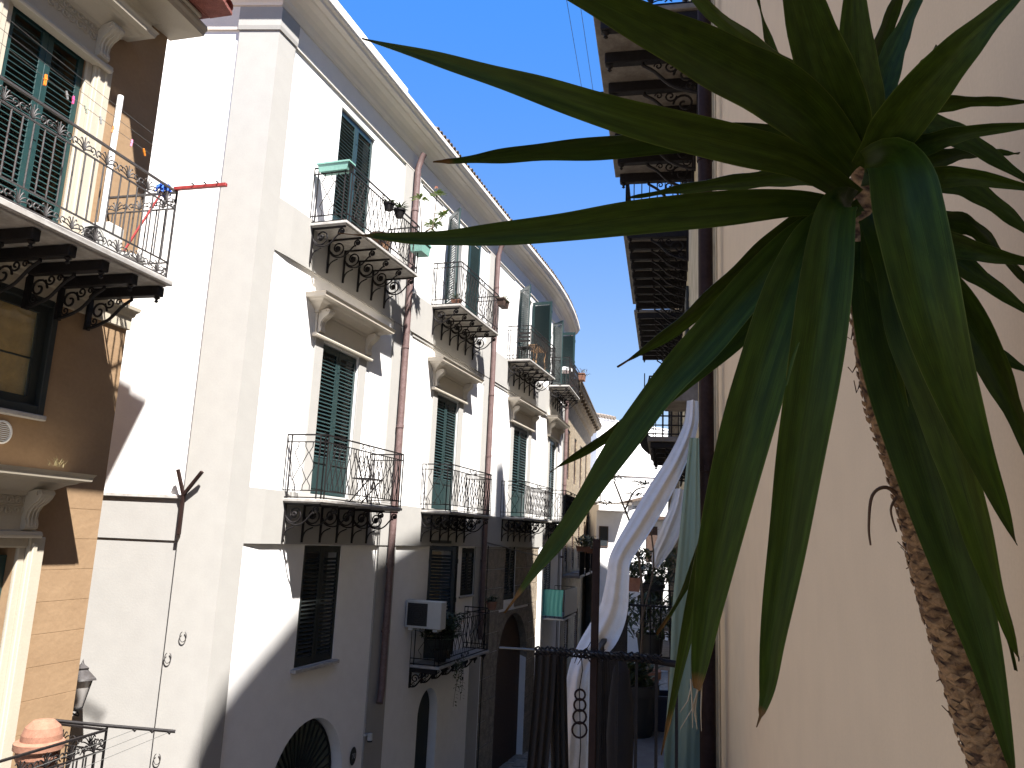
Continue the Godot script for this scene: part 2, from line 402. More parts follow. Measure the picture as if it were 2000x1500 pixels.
const YUCCA := [
	[[[0.355,6.901,-0.777], [0.271,6.927,-0.711], [0.169,6.920,-0.631], [0.078,6.919,-0.570], [-0.030,6.936,-0.526]], 0.0640, 20, 0],
	[[[0.354,6.871,-0.783], [0.273,6.876,-0.721], [0.189,6.867,-0.672], [0.094,6.869,-0.641], [0.007,6.892,-0.637], [-0.077,6.919,-0.642], [-0.150,6.941,-0.647]], 0.0403, 10, 0],
	[[[0.366,6.915,-0.805], [0.307,6.946,-0.809], [0.233,6.951,-0.808], [0.100,6.924,-0.793], [0.011,6.909,-0.786], [-0.048,6.895,-0.779], [-0.094,6.889,-0.780]], 0.0335, -30, 1],
	[[[0.362,6.898,-0.809], [0.316,6.920,-0.835], [0.260,6.925,-0.864], [0.195,6.926,-0.895], [0.133,6.920,-0.916]], 0.0241, -40, 0],
	[[[0.348,6.855,-0.786], [0.282,6.845,-0.748], [0.184,6.810,-0.693], [0.108,6.788,-0.667], [0.039,6.772,-0.660], [-0.037,6.761,-0.662], [-0.096,6.757,-0.663], [-0.160,6.759,-0.663]], 0.0366, 15, 1],
	[[[0.353,6.872,-0.804], [0.315,6.851,-0.808], [0.275,6.822,-0.824], [0.223,6.777,-0.843], [0.172,6.735,-0.871], [0.120,6.699,-0.888]], 0.0398, -35, 1],
	[[[0.339,6.848,-0.778], [0.288,6.816,-0.753], [0.230,6.751,-0.736], [0.183,6.692,-0.727], [0.139,6.639,-0.727], [0.099,6.579,-0.739], [0.059,6.513,-0.762], [0.028,6.468,-0.781], [0.002,6.429,-0.799]], 0.0403, 25, 1],
	[[[0.354,6.855,-0.807], [0.320,6.819,-0.824], [0.281,6.771,-0.844], [0.221,6.711,-0.855], [0.155,6.653,-0.867], [0.094,6.607,-0.876], [0.046,6.575,-0.882]], 0.0352, -30, 0],
	[[[0.324,6.835,-0.750], [0.278,6.789,-0.708], [0.237,6.707,-0.673], [0.208,6.618,-0.670], [0.189,6.531,-0.687], [0.180,6.452,-0.713], [0.175,6.377,-0.737]], 0.0507, 10, 2],
	[[[0.331,6.842,-0.779], [0.285,6.783,-0.760], [0.247,6.693,-0.747], [0.214,6.592,-0.756], [0.193,6.504,-0.774], [0.176,6.391,-0.806], [0.163,6.297,-0.835]], 0.0330, -20, 1],
	[[[0.334,6.840,-0.800], [0.289,6.775,-0.802], [0.250,6.667,-0.823], [0.222,6.559,-0.844], [0.199,6.472,-0.861], [0.165,6.407,-0.874]], 0.0261, -50, 1],
	[[[0.334,6.846,-0.747], [0.296,6.815,-0.692], [0.270,6.736,-0.657], [0.255,6.652,-0.653], [0.246,6.575,-0.668], [0.242,6.498,-0.693], [0.237,6.423,-0.718], [0.237,6.375,-0.738], [0.229,6.346,-0.743]], 0.0501, 5, 1],
	[[[0.356,6.892,-0.759], [0.348,6.860,-0.684], [0.330,6.779,-0.628], [0.335,6.698,-0.613], [0.358,6.634,-0.626], [0.392,6.571,-0.648], [0.433,6.514,-0.680]], 0.0614, -10, 0],
	[[[0.368,6.849,-0.777], [0.356,6.778,-0.710], [0.353,6.688,-0.671], [0.375,6.612,-0.671], [0.400,6.540,-0.685], [0.432,6.467,-0.710], [0.459,6.414,-0.730]], 0.0452, 30, 0],
	[[[0.374,6.827,-0.792], [0.370,6.743,-0.757], [0.385,6.627,-0.739], [0.412,6.514,-0.741], [0.442,6.410,-0.751], [0.474,6.301,-0.773]], 0.0774, 5, 0],
	[[[0.359,6.912,-0.775], [0.319,6.939,-0.729], [0.276,6.977,-0.681], [0.241,7.026,-0.641], [0.214,7.082,-0.620]], 0.0618, 15, 0],
	[[[0.364,6.917,-0.774], [0.348,6.964,-0.745], [0.332,7.019,-0.714], [0.318,7.090,-0.679]], 0.0550, -10, 0],
	[[[0.377,6.938,-0.801], [0.351,6.983,-0.802], [0.311,7.024,-0.815], [0.283,7.075,-0.825], [0.270,7.152,-0.830]], 0.0198, 60, 0],
	[[[0.378,6.927,-0.793], [0.389,6.999,-0.779], [0.409,7.060,-0.767], [0.437,7.127,-0.754]], 0.0345, -30, 0],
	[[[0.356,6.892,-0.759], [0.356,6.900,-0.696], [0.364,6.917,-0.632], [0.380,6.935,-0.587], [0.408,6.962,-0.562]], 0.0512, -15, 0],
	[[[0.374,6.928,-0.782], [0.410,6.972,-0.784], [0.430,7.017,-0.785], [0.456,7.058,-0.787]], 0.0224, -60, 0],
	[[[0.389,6.944,-0.789], [0.422,6.970,-0.774], [0.465,6.976,-0.763], [0.545,6.973,-0.753]], 0.0252, 30, 0],
	[[[0.376,6.908,-0.766], [0.398,6.902,-0.726], [0.427,6.902,-0.696], [0.497,6.903,-0.675]], 0.0251, 10, 0],
	[[[0.390,6.928,-0.793], [0.422,6.950,-0.778], [0.456,6.940,-0.770], [0.494,6.913,-0.765], [0.554,6.869,-0.763]], 0.0315, -40, 0],
	[[[0.382,6.892,-0.769], [0.405,6.872,-0.732], [0.434,6.860,-0.704], [0.500,6.838,-0.688]], 0.0281, 20, 0],
	[[[0.392,6.896,-0.789], [0.436,6.892,-0.779], [0.474,6.878,-0.772], [0.512,6.846,-0.768], [0.550,6.808,-0.765]], 0.0269, -40, 0],
	[[[0.399,6.859,-0.796], [0.443,6.852,-0.787], [0.476,6.843,-0.779], [0.503,6.801,-0.767], [0.545,6.753,-0.766]], 0.0235, 60, 0],
	[[[0.390,6.840,-0.779], [0.423,6.810,-0.744], [0.452,6.788,-0.718], [0.509,6.775,-0.710]], 0.0281, 20, 0],
	[[[0.395,6.828,-0.792], [0.440,6.807,-0.776], [0.477,6.773,-0.762], [0.534,6.730,-0.760]], 0.0273, -30, 0],
	[[[0.390,6.822,-0.793], [0.430,6.769,-0.763], [0.457,6.702,-0.745], [0.483,6.642,-0.747], [0.521,6.557,-0.763]], 0.0422, 20, 0],
	[[[0.385,6.817,-0.794], [0.422,6.733,-0.790], [0.448,6.618,-0.802], [0.489,6.496,-0.816], [0.522,6.391,-0.837]], 0.0315, -40, 0],
	[[[0.370,6.872,-0.803], [0.334,6.848,-0.828], [0.286,6.802,-0.858], [0.247,6.752,-0.888], [0.216,6.700,-0.909]], 0.0268, -45, 0],
	[[[0.377,6.852,-0.797], [0.368,6.766,-0.763], [0.371,6.659,-0.754], [0.393,6.561,-0.762], [0.426,6.466,-0.781]], 0.0352, 35, 0],
	[[[0.388,6.911,-0.796], [0.435,6.919,-0.794], [0.484,6.932,-0.792], [0.540,6.934,-0.791]], 0.0223, -50, 0],
	[[[0.389,6.837,-0.800], [0.430,6.781,-0.801], [0.470,6.737,-0.799], [0.508,6.705,-0.795], [0.545,6.684,-0.789]], 0.0258, -35, 0],
	[[[0.378,6.938,-0.790], [0.380,7.004,-0.788], [0.401,7.083,-0.782], [0.429,7.157,-0.768]], 0.0272, 50, 0],
	[[[0.367,6.932,-0.792], [0.320,6.985,-0.781], [0.263,7.026,-0.773], [0.199,7.073,-0.764], [0.142,7.120,-0.755]], 0.0334, -45, 0],
]
const TRUNK := [[0.373,6.927,-0.793], [0.383,6.866,-0.815], [0.384,6.789,-0.830], [0.401,6.679,-0.852], [0.426,6.601,-0.856], [0.443,6.536,-0.859], [0.460,6.467,-0.862], [0.480,6.390,-0.867], [0.507,6.304,-0.874], [0.539,6.215,-0.881], [0.573,6.119,-0.890]]
const SHEET := [[1.375,7.590,-5.901,0.085], [1.345,7.391,-5.838,0.107], [1.224,7.140,-5.683,0.133], [1.053,6.861,-5.534,0.164], [0.891,6.613,-5.379,0.158], [0.758,6.409,-5.266,0.140], [0.737,6.279,-5.240,0.145], [0.709,6.088,-5.227,0.177], [0.643,5.947,-5.203,0.201], [0.559,5.839,-5.123,0.178], [0.500,5.729,-5.042,0.162], [0.481,5.561,-5.024,0.178], [0.468,5.387,-5.028,0.202], [0.455,5.152,-5.053,0.231], [0.448,4.823,-5.118,0.249]]
const SHEET_FAR := [[1.884,7.112,-8.644,0.145], [1.829,6.860,-8.591,0.187], [1.731,6.613,-8.538,0.207], [1.623,6.397,-8.478,0.150], [1.556,6.276,-8.400,0.053]]
const CURTAIN := [[1.306,7.258,-5.558,0.065], [1.294,6.916,-5.574,0.108], [1.278,6.527,-5.599,0.150], [1.267,6.111,-5.630,0.183], [1.263,5.703,-5.659,0.203], [1.267,5.292,-5.739,0.231], [1.281,4.811,-5.833,0.252]]

# ------------------------------------------------------------------ shared building parts
# offset a plan outline (x, z) outwards by o with mitred corners
func offset_plan(pts: Array, o: float) -> Array:
	var out := []
	var m := pts.size()
	for i in m:
		var p: Vector2 = pts[i]
		var d0: Vector2 = (p - pts[i - 1]).normalized() if i > 0 else (pts[1] - p).normalized()
		var d1: Vector2 = (pts[i + 1] - p).normalized() if i < m - 1 else d0
		var n0 := Vector2(-d0.y, d0.x); var n1 := Vector2(-d1.y, d1.x)
		var nn := (n0 + n1).normalized()
		out.append(p + nn * (o / max(0.3, nn.dot(n0))))
	return out
# carry a profile of (out, height above the eye) along a plan outline
func sweep_plan(sh: Shape, pts: Array, prof: Array) -> void:
	var rows := []
	for q in prof: rows.append(offset_plan(pts, q.x))
	for j in prof.size() - 1:
		for i in pts.size() - 1:
			var y0: float = prof[j].y + EYE; var y1: float = prof[j + 1].y + EYE
			var a: Vector2 = rows[j][i]; var b: Vector2 = rows[j][i + 1]
			var c: Vector2 = rows[j + 1][i + 1]; var d: Vector2 = rows[j + 1][i]
			sh.quad(V(a.x, y0, a.y), V(b.x, y0, b.y), V(c.x, y1, c.y), V(d.x, y1, d.y))
	for e in [0, pts.size() - 1]:
		for j in range(1, prof.size() - 1):
			var a: Vector2 = rows[0][e]; var b: Vector2 = rows[j][e]; var c: Vector2 = rows[j + 1][e]
			sh.tri(V(a.x, prof[0].y + EYE, a.y), V(b.x, prof[j].y + EYE, b.y), V(c.x, prof[j + 1].y + EYE, c.y))
# louvred shutter leaf, x 0..w, y 0..h, hinged at x = 0, outer face +z
func shutter(parent: Node3D, xf: Transform3D, w: float, h: float, solid: float, mf: Material, ms: Material, single := true, pitch := 0.068, tilt := 48.0, label := "") -> Node3D:
	var f := Shape.new()
	var st := 0.075
	f.bb(V(0, 0, -0.02), V(st, h, 0.02), 0.004); f.bb(V(w - st, 0, -0.02), V(w, h, 0.02), 0.004)
	f.bb(V(st, h - 0.11, -0.02), V(w - st, h, 0.018), 0.004); f.bb(V(st, 0, -0.02), V(w - st, 0.13, 0.018), 0.004)
	var y0 := 0.13
	if solid > 0.2:
		f.bb(V(st, solid - 0.09, -0.02), V(w - st, solid, 0.018), 0.004)
		f.bb(V(st, 0.13, -0.012), V(w - st, solid - 0.09, 0.004))
		f.bb(V(st + 0.05, 0.18, 0.004), V(w - st - 0.05, solid - 0.14, 0.014), 0.006)
		y0 = solid
	for y in [0.35, h * 0.5, h - 0.35]:
		f.bb(V(-0.012, y - 0.05, 0.018), V(0.05, y + 0.05, 0.027), 0.003)
	var o := part(parent, "shutter", f, mf, xf)
	if label: o.set_meta("label", label)
	var a := deg_to_rad(tilt)
	var bs := Basis(V(1, 0, 0), V(0, cos(a), sin(a)), V(0, -sin(a), cos(a)))
	var cnt := int((h - 0.11 - y0 - 0.02) / pitch)
	if single:
		var key := "slat%.2f" % w
		if not MC.has(key):
			var q := Shape.new(); q.box(Transform3D.IDENTITY, V(w - 2.0 * st + 0.01, 0.008, 0.058), 0.002); MC[key] = q.mesh()
		for k in cnt:
			var jit := rng.randf_range(-0.03, 0.03)
			part(o, "slat", MC[key], ms, Transform3D(bs.rotated(V(1, 0, 0), jit), V(w * 0.5, y0 + 0.035 + k * pitch, -0.002)))
	else:
		var q := Shape.new()
		for k in cnt:
			q.box(Transform3D(bs, V(w * 0.5, y0 + 0.035 + k * pitch, -0.002)), V(w - 2.0 * st + 0.01, 0.008, 0.066))
		var s := part(o, "slats", q, ms); s.set_meta("kind", "stuff")
	return o
# wrought-iron scroll bracket under a slab; origin on the wall under the slab, z out
func scroll_bracket(depth: float, drop: float) -> ArrayMesh:
	var key := "brk%.2f_%.2f" % [depth, drop]
	if MC.has(key): return MC[key]
	var sh := Shape.new()
	sh.bb(V(-0.015, -drop, 0.0), V(0.015, 0, 0.028))
	sh.bb(V(-0.015, -0.030, 0.0), V(0.015, -0.003, depth))
	var r := 0.0135
	sh.tube(spiral(-0.175, 0.19, 0.145, 0.04, PI * 1.15, PI * 1.15 + TAU * 1.35, 26), r, 6)
	sh.tube(spiral(-0.175, 0.19, 0.028, 0.028, 0, TAU, 8), 0.026, 5)
	sh.tube(spiral(-0.10, depth - 0.065, 0.066, 0.022, PI * 1.35, PI * 1.35 - TAU * 1.25, 18), r, 6)
	sh.tube(spiral(-0.10, depth - 0.065, 0.012, 0.012, 0, TAU, 8), 0.022, 5)
	sh.tube(smooth_pts([V(0, -0.20, 0.03), V(0, -0.29, 0.075), V(0, -0.335, 0.17), V(0, -0.335, 0.29), V(0, -0.275, depth * 0.62), V(0, -0.17, depth - 0.15), V(0, -0.145, depth - 0.09)], 5), r, 6)
	sh.tube(smooth_pts([V(0, -drop, 0.015), V(0, -drop * 0.80, 0.035), V(0, -drop * 0.68, 0.085), V(0, -0.37, 0.20)], 5), r * 0.9, 5)
	MC[key] = sh.mesh()
	return MC[key]
# one side of a wire-lattice railing from a to b
func lattice(sh: Shape, a: Vector3, b: Vector3, hgt: float, pitch: float, r := 0.0095) -> void:
	var u := (b - a).normalized(); var L := a.distance_to(b)
	var y1 := 0.13; var y2 := hgt - 0.115
	for y in [0.02, y1, y2, hgt]:
		sh.beam(a + V(0, y, 0), b + V(0, y, 0), 0.02, 0.017 if y < hgt else 0.024)
	var e := 0.09
	for x in [0.0, e, L - e, L]:
		sh.beam(a + u * x, a + u * x + V(0, hgt, 0), 0.02, 0.02)
	var n := int(round((L - 2.0 * e) / pitch))
	if n < 2: return
	var p := (L - 2.0 * e) / n
	for k in range(1, n):
		var x := e + k * p
		var g := p * 0.44 * (1.0 if k % 2 == 0 else -1.0)
		var pts := []
		for q in [[0.0, 0.0], [0.10, 0.0], [0.22, 1.0], [0.5, -1.0], [0.78, 1.0], [0.90, 0.0], [1.0, 0.0]]:
			pts.append(a + u * (x + g * q[1]) + V(0, lerp(y1, y2, q[0]), 0))
		sh.tube(pts, r, 4)
	for yy in [[y2, 1.0], [0.02, 1.0]]:
		var c: Vector3 = a + u * (L * 0.5) + V(0, yy[0], 0)
		if L < 1.5: continue
		for sg in [-1.0, 1.0]:
			var pts := []
			for i in 13:
				var t := i / 12.0
				var ang := t * TAU * 1.1
				var rr: float = lerp(0.045, 0.015, t)
				pts.append(c + u * sg * (0.20 + rr * cos(ang + PI)) + V(0, 0.055 + rr * sin(ang), 0))
			sh.tube(pts, 0.008, 4)
			sh.tube([c + u * sg * 0.16 + V(0, 0.04, 0), c + u * sg * 0.09 + V(0, 0.02, 0), c + u * sg * 0.03 + V(0, 0.095, 0), c + V(0, 0.11, 0)], 0.008, 4)
# balcony: slab, lattice railing and brackets; local frame at the slab's underside, wall at z = 0, x from 0 to w
func lattice_balcony(parent: Node3D, xf: Transform3D, w: float, d: float, nb: int, drop := 0.62, hgt := 1.02) -> Node3D:
	var s := Shape.new()
	s.bb(V(0, 0, -0.05), V(w, 0.05, d), 0.006); s.bb(V(0.03, -0.018, -0.05), V(w - 0.03, -0.0005, d - 0.03), 0.004)
	var o := part(parent, "balcony", s, M.marble, xf)
	var rl := Shape.new()
	var g := 0.03
	lattice(rl, V(g, 0.05, 0.0), V(g, 0.05, d - g), hgt, 0.135)
	lattice(rl, V(g, 0.05, d - g), V(w - g, 0.05, d - g), hgt, 0.084)
	lattice(rl, V(w - g, 0.05, 0.0), V(w - g, 0.05, d - g), hgt, 0.135)
	part(o, "railing", rl, M.iron)
	for i in nb:
		part(o, "bracket", scroll_bracket(d - 0.10, drop), M.iron, T(lerp(0.07, w - 0.07, float(i) / (nb - 1)), -0.02, 0.046))
	return o
# moulded hood on two consoles over a door; x from 0 to w, y = 0 at its foot
func door_hood(parent: Node3D, xf: Transform3D, w: float, m: Material, sc := 1.0) -> void:
	var s := Shape.new()
	var k := 0.20
	s.hood(k + 0.10, w - k - 0.10, [Vector2(0.04, 0.0), Vector2(0.10, 0.0), Vector2(0.11, 0.03), Vector2(0.10, 0.065), Vector2(0.05, 0.08), Vector2(0.05, 0.42), Vector2(0.08, 0.43), Vector2(0.09, 0.47), Vector2(0.15, 0.51), Vector2(0.22, 0.56), Vector2(0.28, 0.58), Vector2(0.30, 0.60), Vector2(0.38, 0.615), Vector2(0.39, 0.66), Vector2(0.41, 0.69), Vector2(0.02, 0.70)], Transform3D.IDENTITY, -0.02)
	var o := part(parent, "hood", s, m, xf)
	var c := Shape.new()
	var poly := PackedVector2Array()
	for q in [[0.05, 0.09], [0.08, 0.08], [0.115, 0.10], [0.12, 0.14], [0.10, 0.20], [0.11, 0.27], [0.15, 0.33], [0.21, 0.37], [0.25, 0.41], [0.27, 0.45], [0.26, 0.49], [0.2, 0.5], [0.05, 0.46]]:
		poly.append(Vector2(q[0], q[1]))
	c.prism(poly, Transform3D(Basis(V(0, 0, 1), V(0, 1, 0), V(-1, 0, 0)), Vector3.ZERO), -0.08, 0.08)
	for z in [-0.045, 0.0, 0.045]:
		c.tube([V(z, 0.12, 0.118), V(z, 0.2, 0.104), V(z, 0.27, 0.115), V(z, 0.33, 0.153), V(z, 0.37, 0.212), V(z, 0.44, 0.262)], 0.011, 5)
	c.tube(spiral(0.455, 0.225, 0.04, 0.01, 0, TAU * 1.2, 12, -0.083), 0.010, 4)
	c.tube(spiral(0.455, 0.225, 0.04, 0.01, 0, TAU * 1.2, 12, 0.083), 0.010, 4)
	for x in [k + 0.16, w - k - 0.16]: part(o, "console", c, m, T(x, 0, 0))
# half-round head filling a square-topped opening; cx 0, spring line y = 0, radius r (or pointed height hgt)
func arch_fill(r: float, top: float, z0: float, z1: float, rise := -1.0) -> Shape:
	if rise < 0.0: rise = r
	var sh := Shape.new()
	var n := 14
	for sg in [-1.0, 1.0]:
		var poly := PackedVector2Array()
		poly.append(Vector2(sg * r, top)); poly.append(Vector2(0, top))
		for i in n + 1:
			var a := PI * 0.5 * (1.0 - float(i) / n)
			poly.append(Vector2(sg * r * cos(a), rise * sin(a)))
		sh.prism(poly, Transform3D.IDENTITY, z0, z1)
	return sh
func drainpipe(parent: Node3D, called: String, pts: Array, r: float, m: Material, bands: Array) -> void:
	var s := Shape.new()
	s.tube(pts, r, 14)
	var o := part(parent, called, s, m)
	for y in bands:
		var c := Shape.new()
		c.lathe([Vector2(r, -0.03), Vector2(r + 0.012, -0.03), Vector2(r + 0.012, 0.03), Vector2(r, 0.03)], Transform3D.IDENTITY, 14)
		c.bb(V(-0.01, -0.012, -r - 0.09), V(0.01, 0.012, -r))
		part(o, "clamp", c, m, y)

# ------------------------------------------------------------------ the white palazzo
# plain plastered room behind an opening: a box open to the street, from a (far corner) to b (opening plane)
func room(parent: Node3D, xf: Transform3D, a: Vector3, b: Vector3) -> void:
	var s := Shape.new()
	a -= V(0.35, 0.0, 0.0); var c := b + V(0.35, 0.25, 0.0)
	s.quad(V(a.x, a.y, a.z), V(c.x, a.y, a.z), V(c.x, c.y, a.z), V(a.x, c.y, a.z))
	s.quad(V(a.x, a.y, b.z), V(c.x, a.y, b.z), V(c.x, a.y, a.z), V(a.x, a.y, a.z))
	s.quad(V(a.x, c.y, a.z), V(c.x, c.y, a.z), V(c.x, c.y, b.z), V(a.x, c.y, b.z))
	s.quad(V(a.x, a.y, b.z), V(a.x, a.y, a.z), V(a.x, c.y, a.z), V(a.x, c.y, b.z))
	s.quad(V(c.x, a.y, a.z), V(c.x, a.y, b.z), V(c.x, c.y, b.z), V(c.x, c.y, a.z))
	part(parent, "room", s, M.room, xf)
func local(root: Node3D, xf: Transform3D) -> Transform3D: return root.transform.affine_inverse() * xf
func box_on(root: Node3D, called: String, s0: float, s1: float, h0: float, h1: float, o0: float, o1: float, m: Material, ch := 0.004) -> MeshInstance3D:
	var sc := (s0 + s1) * 0.5
	var w := s1 - s0
	return part(root, called, bx(V(-w * 0.5, 0, o0), V(w * 0.5, h1 - h0, o1), ch), m, local(root, fr(sc, h0)))
var palazzo: Node3D
func make_palazzo() -> void:
	var C := fr(9.65).origin
	var root := thing("white_palazzo", "long white palazzo with beige pilasters, green shutters and iron balconies", "building", Transform3D(Basis.IDENTITY, V(C.x, 0, C.z)))
	palazzo = root
	var inv := local(root, Transform3D.IDENTITY)
	var A0 := Vector2(-10.2, -11.95)
	var plan: Array = [A0, Vector2(C.x, C.z)]
	var s := 10.0
	while s < 31.81:
		var q := fr(s).origin; plan.append(Vector2(q.x, q.z)); s += 0.5 if s < 23.5 else 0.35
	var qe := fr(31.8).origin; plan.append(Vector2(qe.x, qe.z))
	var bays := [
		{c = 12.42, d = [11.77, 13.07, 0.51, 3.26], u = [11.71, 13.01, 5.19, 7.76], sl = [10.97, 13.87, 0.44], su = [11.0, 13.87, 5.11]},
		{c = 17.52, d = [16.83, 18.2, 0.57, 3.30], u = [16.9, 18.25, 5.28, 7.76], sl = [16.24, 18.98, 0.50], su = [16.16, 18.9, 5.2]},
		{c = 23.3, d = [22.66, 24.25, 0.65, 3.44], u = [22.75, 24.1, 5.27, 7.74], sl = [21.77, 24.75, 0.57], su = [21.73, 24.6, 5.19]},
		{c = 27.9, d = [27.18, 28.6, 0.74, 3.62], u = [27.1, 28.36, 5.48, 7.84], sl = [26.7, 29.4, 0.66], su = [26.7, 29.4, 5.40]},
	]
	var ops := []
	for b in bays:
		ops.append(b.d); ops.append(b.u)
	ops.append([11.79, 13.0, -2.22, -0.25])
	ops.append([11.35, 13.65, -6.5, -3.05])
	ops.append([16.95, 18.35, -2.70, -0.19])
	ops.append([18.97, 19.88, -1.45, -0.27])
	ops.append([16.84, 17.94, -6.5, -3.3])
	ops.append([22.0, 24.9, -6.5, -2.06])
	ops.append([22.4, 23.4, -1.75, -0.1])
	ops.append([27.0, 28.3, -2.5, -0.2])
	var front := wall_sheet(func(a, h, o): return fr(a, h, o), steps(9.65, 31.8, 36), [-6.5, 8.4], ops, 0.26)
	var wall := part(root, "front_wall", front, M.white, inv)
	# alley side
	var side := Shape.new()
	var da := (Vector2(C.x, C.z) - A0)
	side.quad(V(A0.x, 0, A0.y), V(C.x, 0, C.z), V(C.x, EYE + 8.4, C.z), V(A0.x, EYE + 8.4, A0.y))
	part(root, "side_wall", side, M.white, inv)
	var dn := da.normalized(); var nn := Vector2(-dn.y, dn.x)
	var ax := Transform3D(Basis(V(dn.x, 0, dn.y), V(0, 1, 0), V(nn.x, 0, nn.y)), V(C.x, EYE, C.z))     # x = 0 at the corner, negative to the left
	var al := local(root, ax)
	part(root, "base_course", bx(V(-6.0, -6.5, -0.05), V(-0.62, -0.23, 0.010)), M.beige_base, al)
	part(root, "belt_course", bx(V(-6.0, -0.228, -0.05), V(-0.62, 0.36, 0.028), 0.004), M.beige_base, al)
	part(root, "ledge", bx(V(-6.0, 0.362, -0.05), V(-0.62, 0.425, 0.065), 0.012), M.marble, al)
	# corner pilaster: one L-shaped strip
	var pil := Shape.new()
	sweep_plan(pil, [Vector2(C.x, C.z) - dn * 0.62, Vector2(C.x, C.z), Vector2(fr(10.07).origin.x, fr(10.07).origin.z)], [Vector2(0, -6.5), Vector2(0.055, -6.5), Vector2(0.055, 7.9), Vector2(0, 7.9)])
	part(root, "corner_pilaster", pil, M.beige, inv)
	var cap := Shape.new()
	sweep_plan(cap, [Vector2(C.x, C.z) - dn * 0.64, Vector2(C.x, C.z), Vector2(fr(10.09).origin.x, fr(10.09).origin.z)], [Vector2(0, 7.9), Vector2(0.075, 7.9), Vector2(0.085, 7.97), Vector2(0.085, 8.3), Vector2(0, 8.3)])
	part(root, "pilaster_capital", cap, M.beige, inv)
	for e in [[0.0, "frieze", [Vector2(0, 7.93), Vector2(0.035, 7.93), Vector2(0.035, 8.34), Vector2(0, 8.34)], M.cornice],
			[0.0, "cornice", [Vector2(0, 8.34), Vector2(0.05, 8.36), Vector2(0.06, 8.40), Vector2(0.09, 8.44), Vector2(0.10, 8.50), Vector2(0.14, 8.58), Vector2(0.21, 8.65), Vector2(0.29, 8.69), Vector2(0.31, 8.72), Vector2(0.40, 8.74), Vector2(0.41, 8.79), Vector2(0.45, 8.82), Vector2(0.47, 8.86), Vector2(0.48, 8.94), Vector2(0.0, 9.02)], M.cornice]]:
		var sh := Shape.new(); sweep_plan(sh, plan, e[2]); part(root, e[1], sh, e[3], inv)
	var pr: Array = []
	for q in steps(9.7, 13.45, 3): pr.append(Vector2(fr(q, 0, 0.36).origin.x, fr(q, 0, 0.36).origin.z))
	var par := Shape.new(); sweep_plan(par, pr, [Vector2(-0.3, 8.96), Vector2(0.06, 8.96), Vector2(0.06, 9.09), Vector2(-0.3, 9.10)])
	part(root, "parapet", par, M.white, inv)
	# roof: pantile rows whose ends show over the cornice
	var roof := Shape.new()
	for i in range(1, plan.size() - 1):
		var a: Vector2 = offset_plan(plan, 0.44)[i]; var b: Vector2 = offset_plan(plan, 0.44)[i + 1]
		var c: Vector2 = offset_plan(plan, -4.0)[i + 1]; var d: Vector2 = offset_plan(plan, -4.0)[i]
		roof.quad(V(a.x, EYE + 8.98, a.y), V(b.x, EYE + 8.98, b.y), V(c.x, EYE + 10.3, c.y), V(d.x, EYE + 10.3, d.y))
	var rf := part(root, "roof", roof, M.roof, inv)
	var tile := Shape.new()
	tile.lathe([Vector2(0.075, 0.0), Vector2(0.062, 0.45)], Transform3D(Basis(V(1, 0, 0), V(0, 0.31, -0.95), V(0, 0.95, 0.31)), Vector3.ZERO), 8, 0.0, PI)
	tile.lathe([Vector2(0.055, 0.0), Vector2(0.075, 0.0)], Transform3D(Basis(V(1, 0, 0), V(0, 0.31, -0.95), V(0, 0.95, 0.31)), Vector3.ZERO), 8, 0.0, PI)
	var tm := tile.mesh()
	s = 15.0
	while s < 31.5:
		part(rf, "roof_tile", tm, M.roof, fr(s, 8.985, 0.45 + rng.randf_range(-0.015, 0.015))); s += 0.19
	# belts and pilasters between the bays
	var fplan: Array = plan.slice(2)
	fplan.push_front(Vector2(fr(10.07).origin.x, fr(10.07).origin.z))
	var ub := Shape.new(); sweep_plan(ub, fplan, [Vector2(0, 4.36), Vector2(0.04, 4.36), Vector2(0.04, 5.24), Vector2(0, 5.24)])
	part(root, "belt_course", ub, M.beige, inv)
	var lb := Shape.new(); sweep_plan(lb, fplan, [Vector2(0, -0.23), Vector2(0.045, -0.23), Vector2(0.045, 0.60), Vector2(0, 0.61)])
	part(root, "belt_course", lb, M.beige, inv)
	for q in [[14.38, 15.16], [19.88, 20.6], [30.2, 30.9]]:
		for hh in [[-6.5, -0.235], [0.612, 4.355], [5.245, 7.925]]:
			box_on(root, "pilaster", q[0], q[1], hh[0], hh[1], -0.02, 0.03, M.beige)
	for q in [[15.3, 19.7], [20.75, 25.3], [25.6, 30.0]]:
		for hh in [[4.28, 4.34], [7.74, 7.79]]:
			if hh[0] > 7.0: continue
			box_on(root, "string_course", q[0], q[1], hh[0], hh[1], -0.02, 0.02, M.beige)
	for q in [[15.3, 16.5], [18.6, 19.7], [20.75, 22.2], [24.7, 25.4]]:
		box_on(root, "panel_edge", q[0], q[1], 7.85, 7.88, -0.01, 0.018, M.beige)
	# openings
	var bi := 0
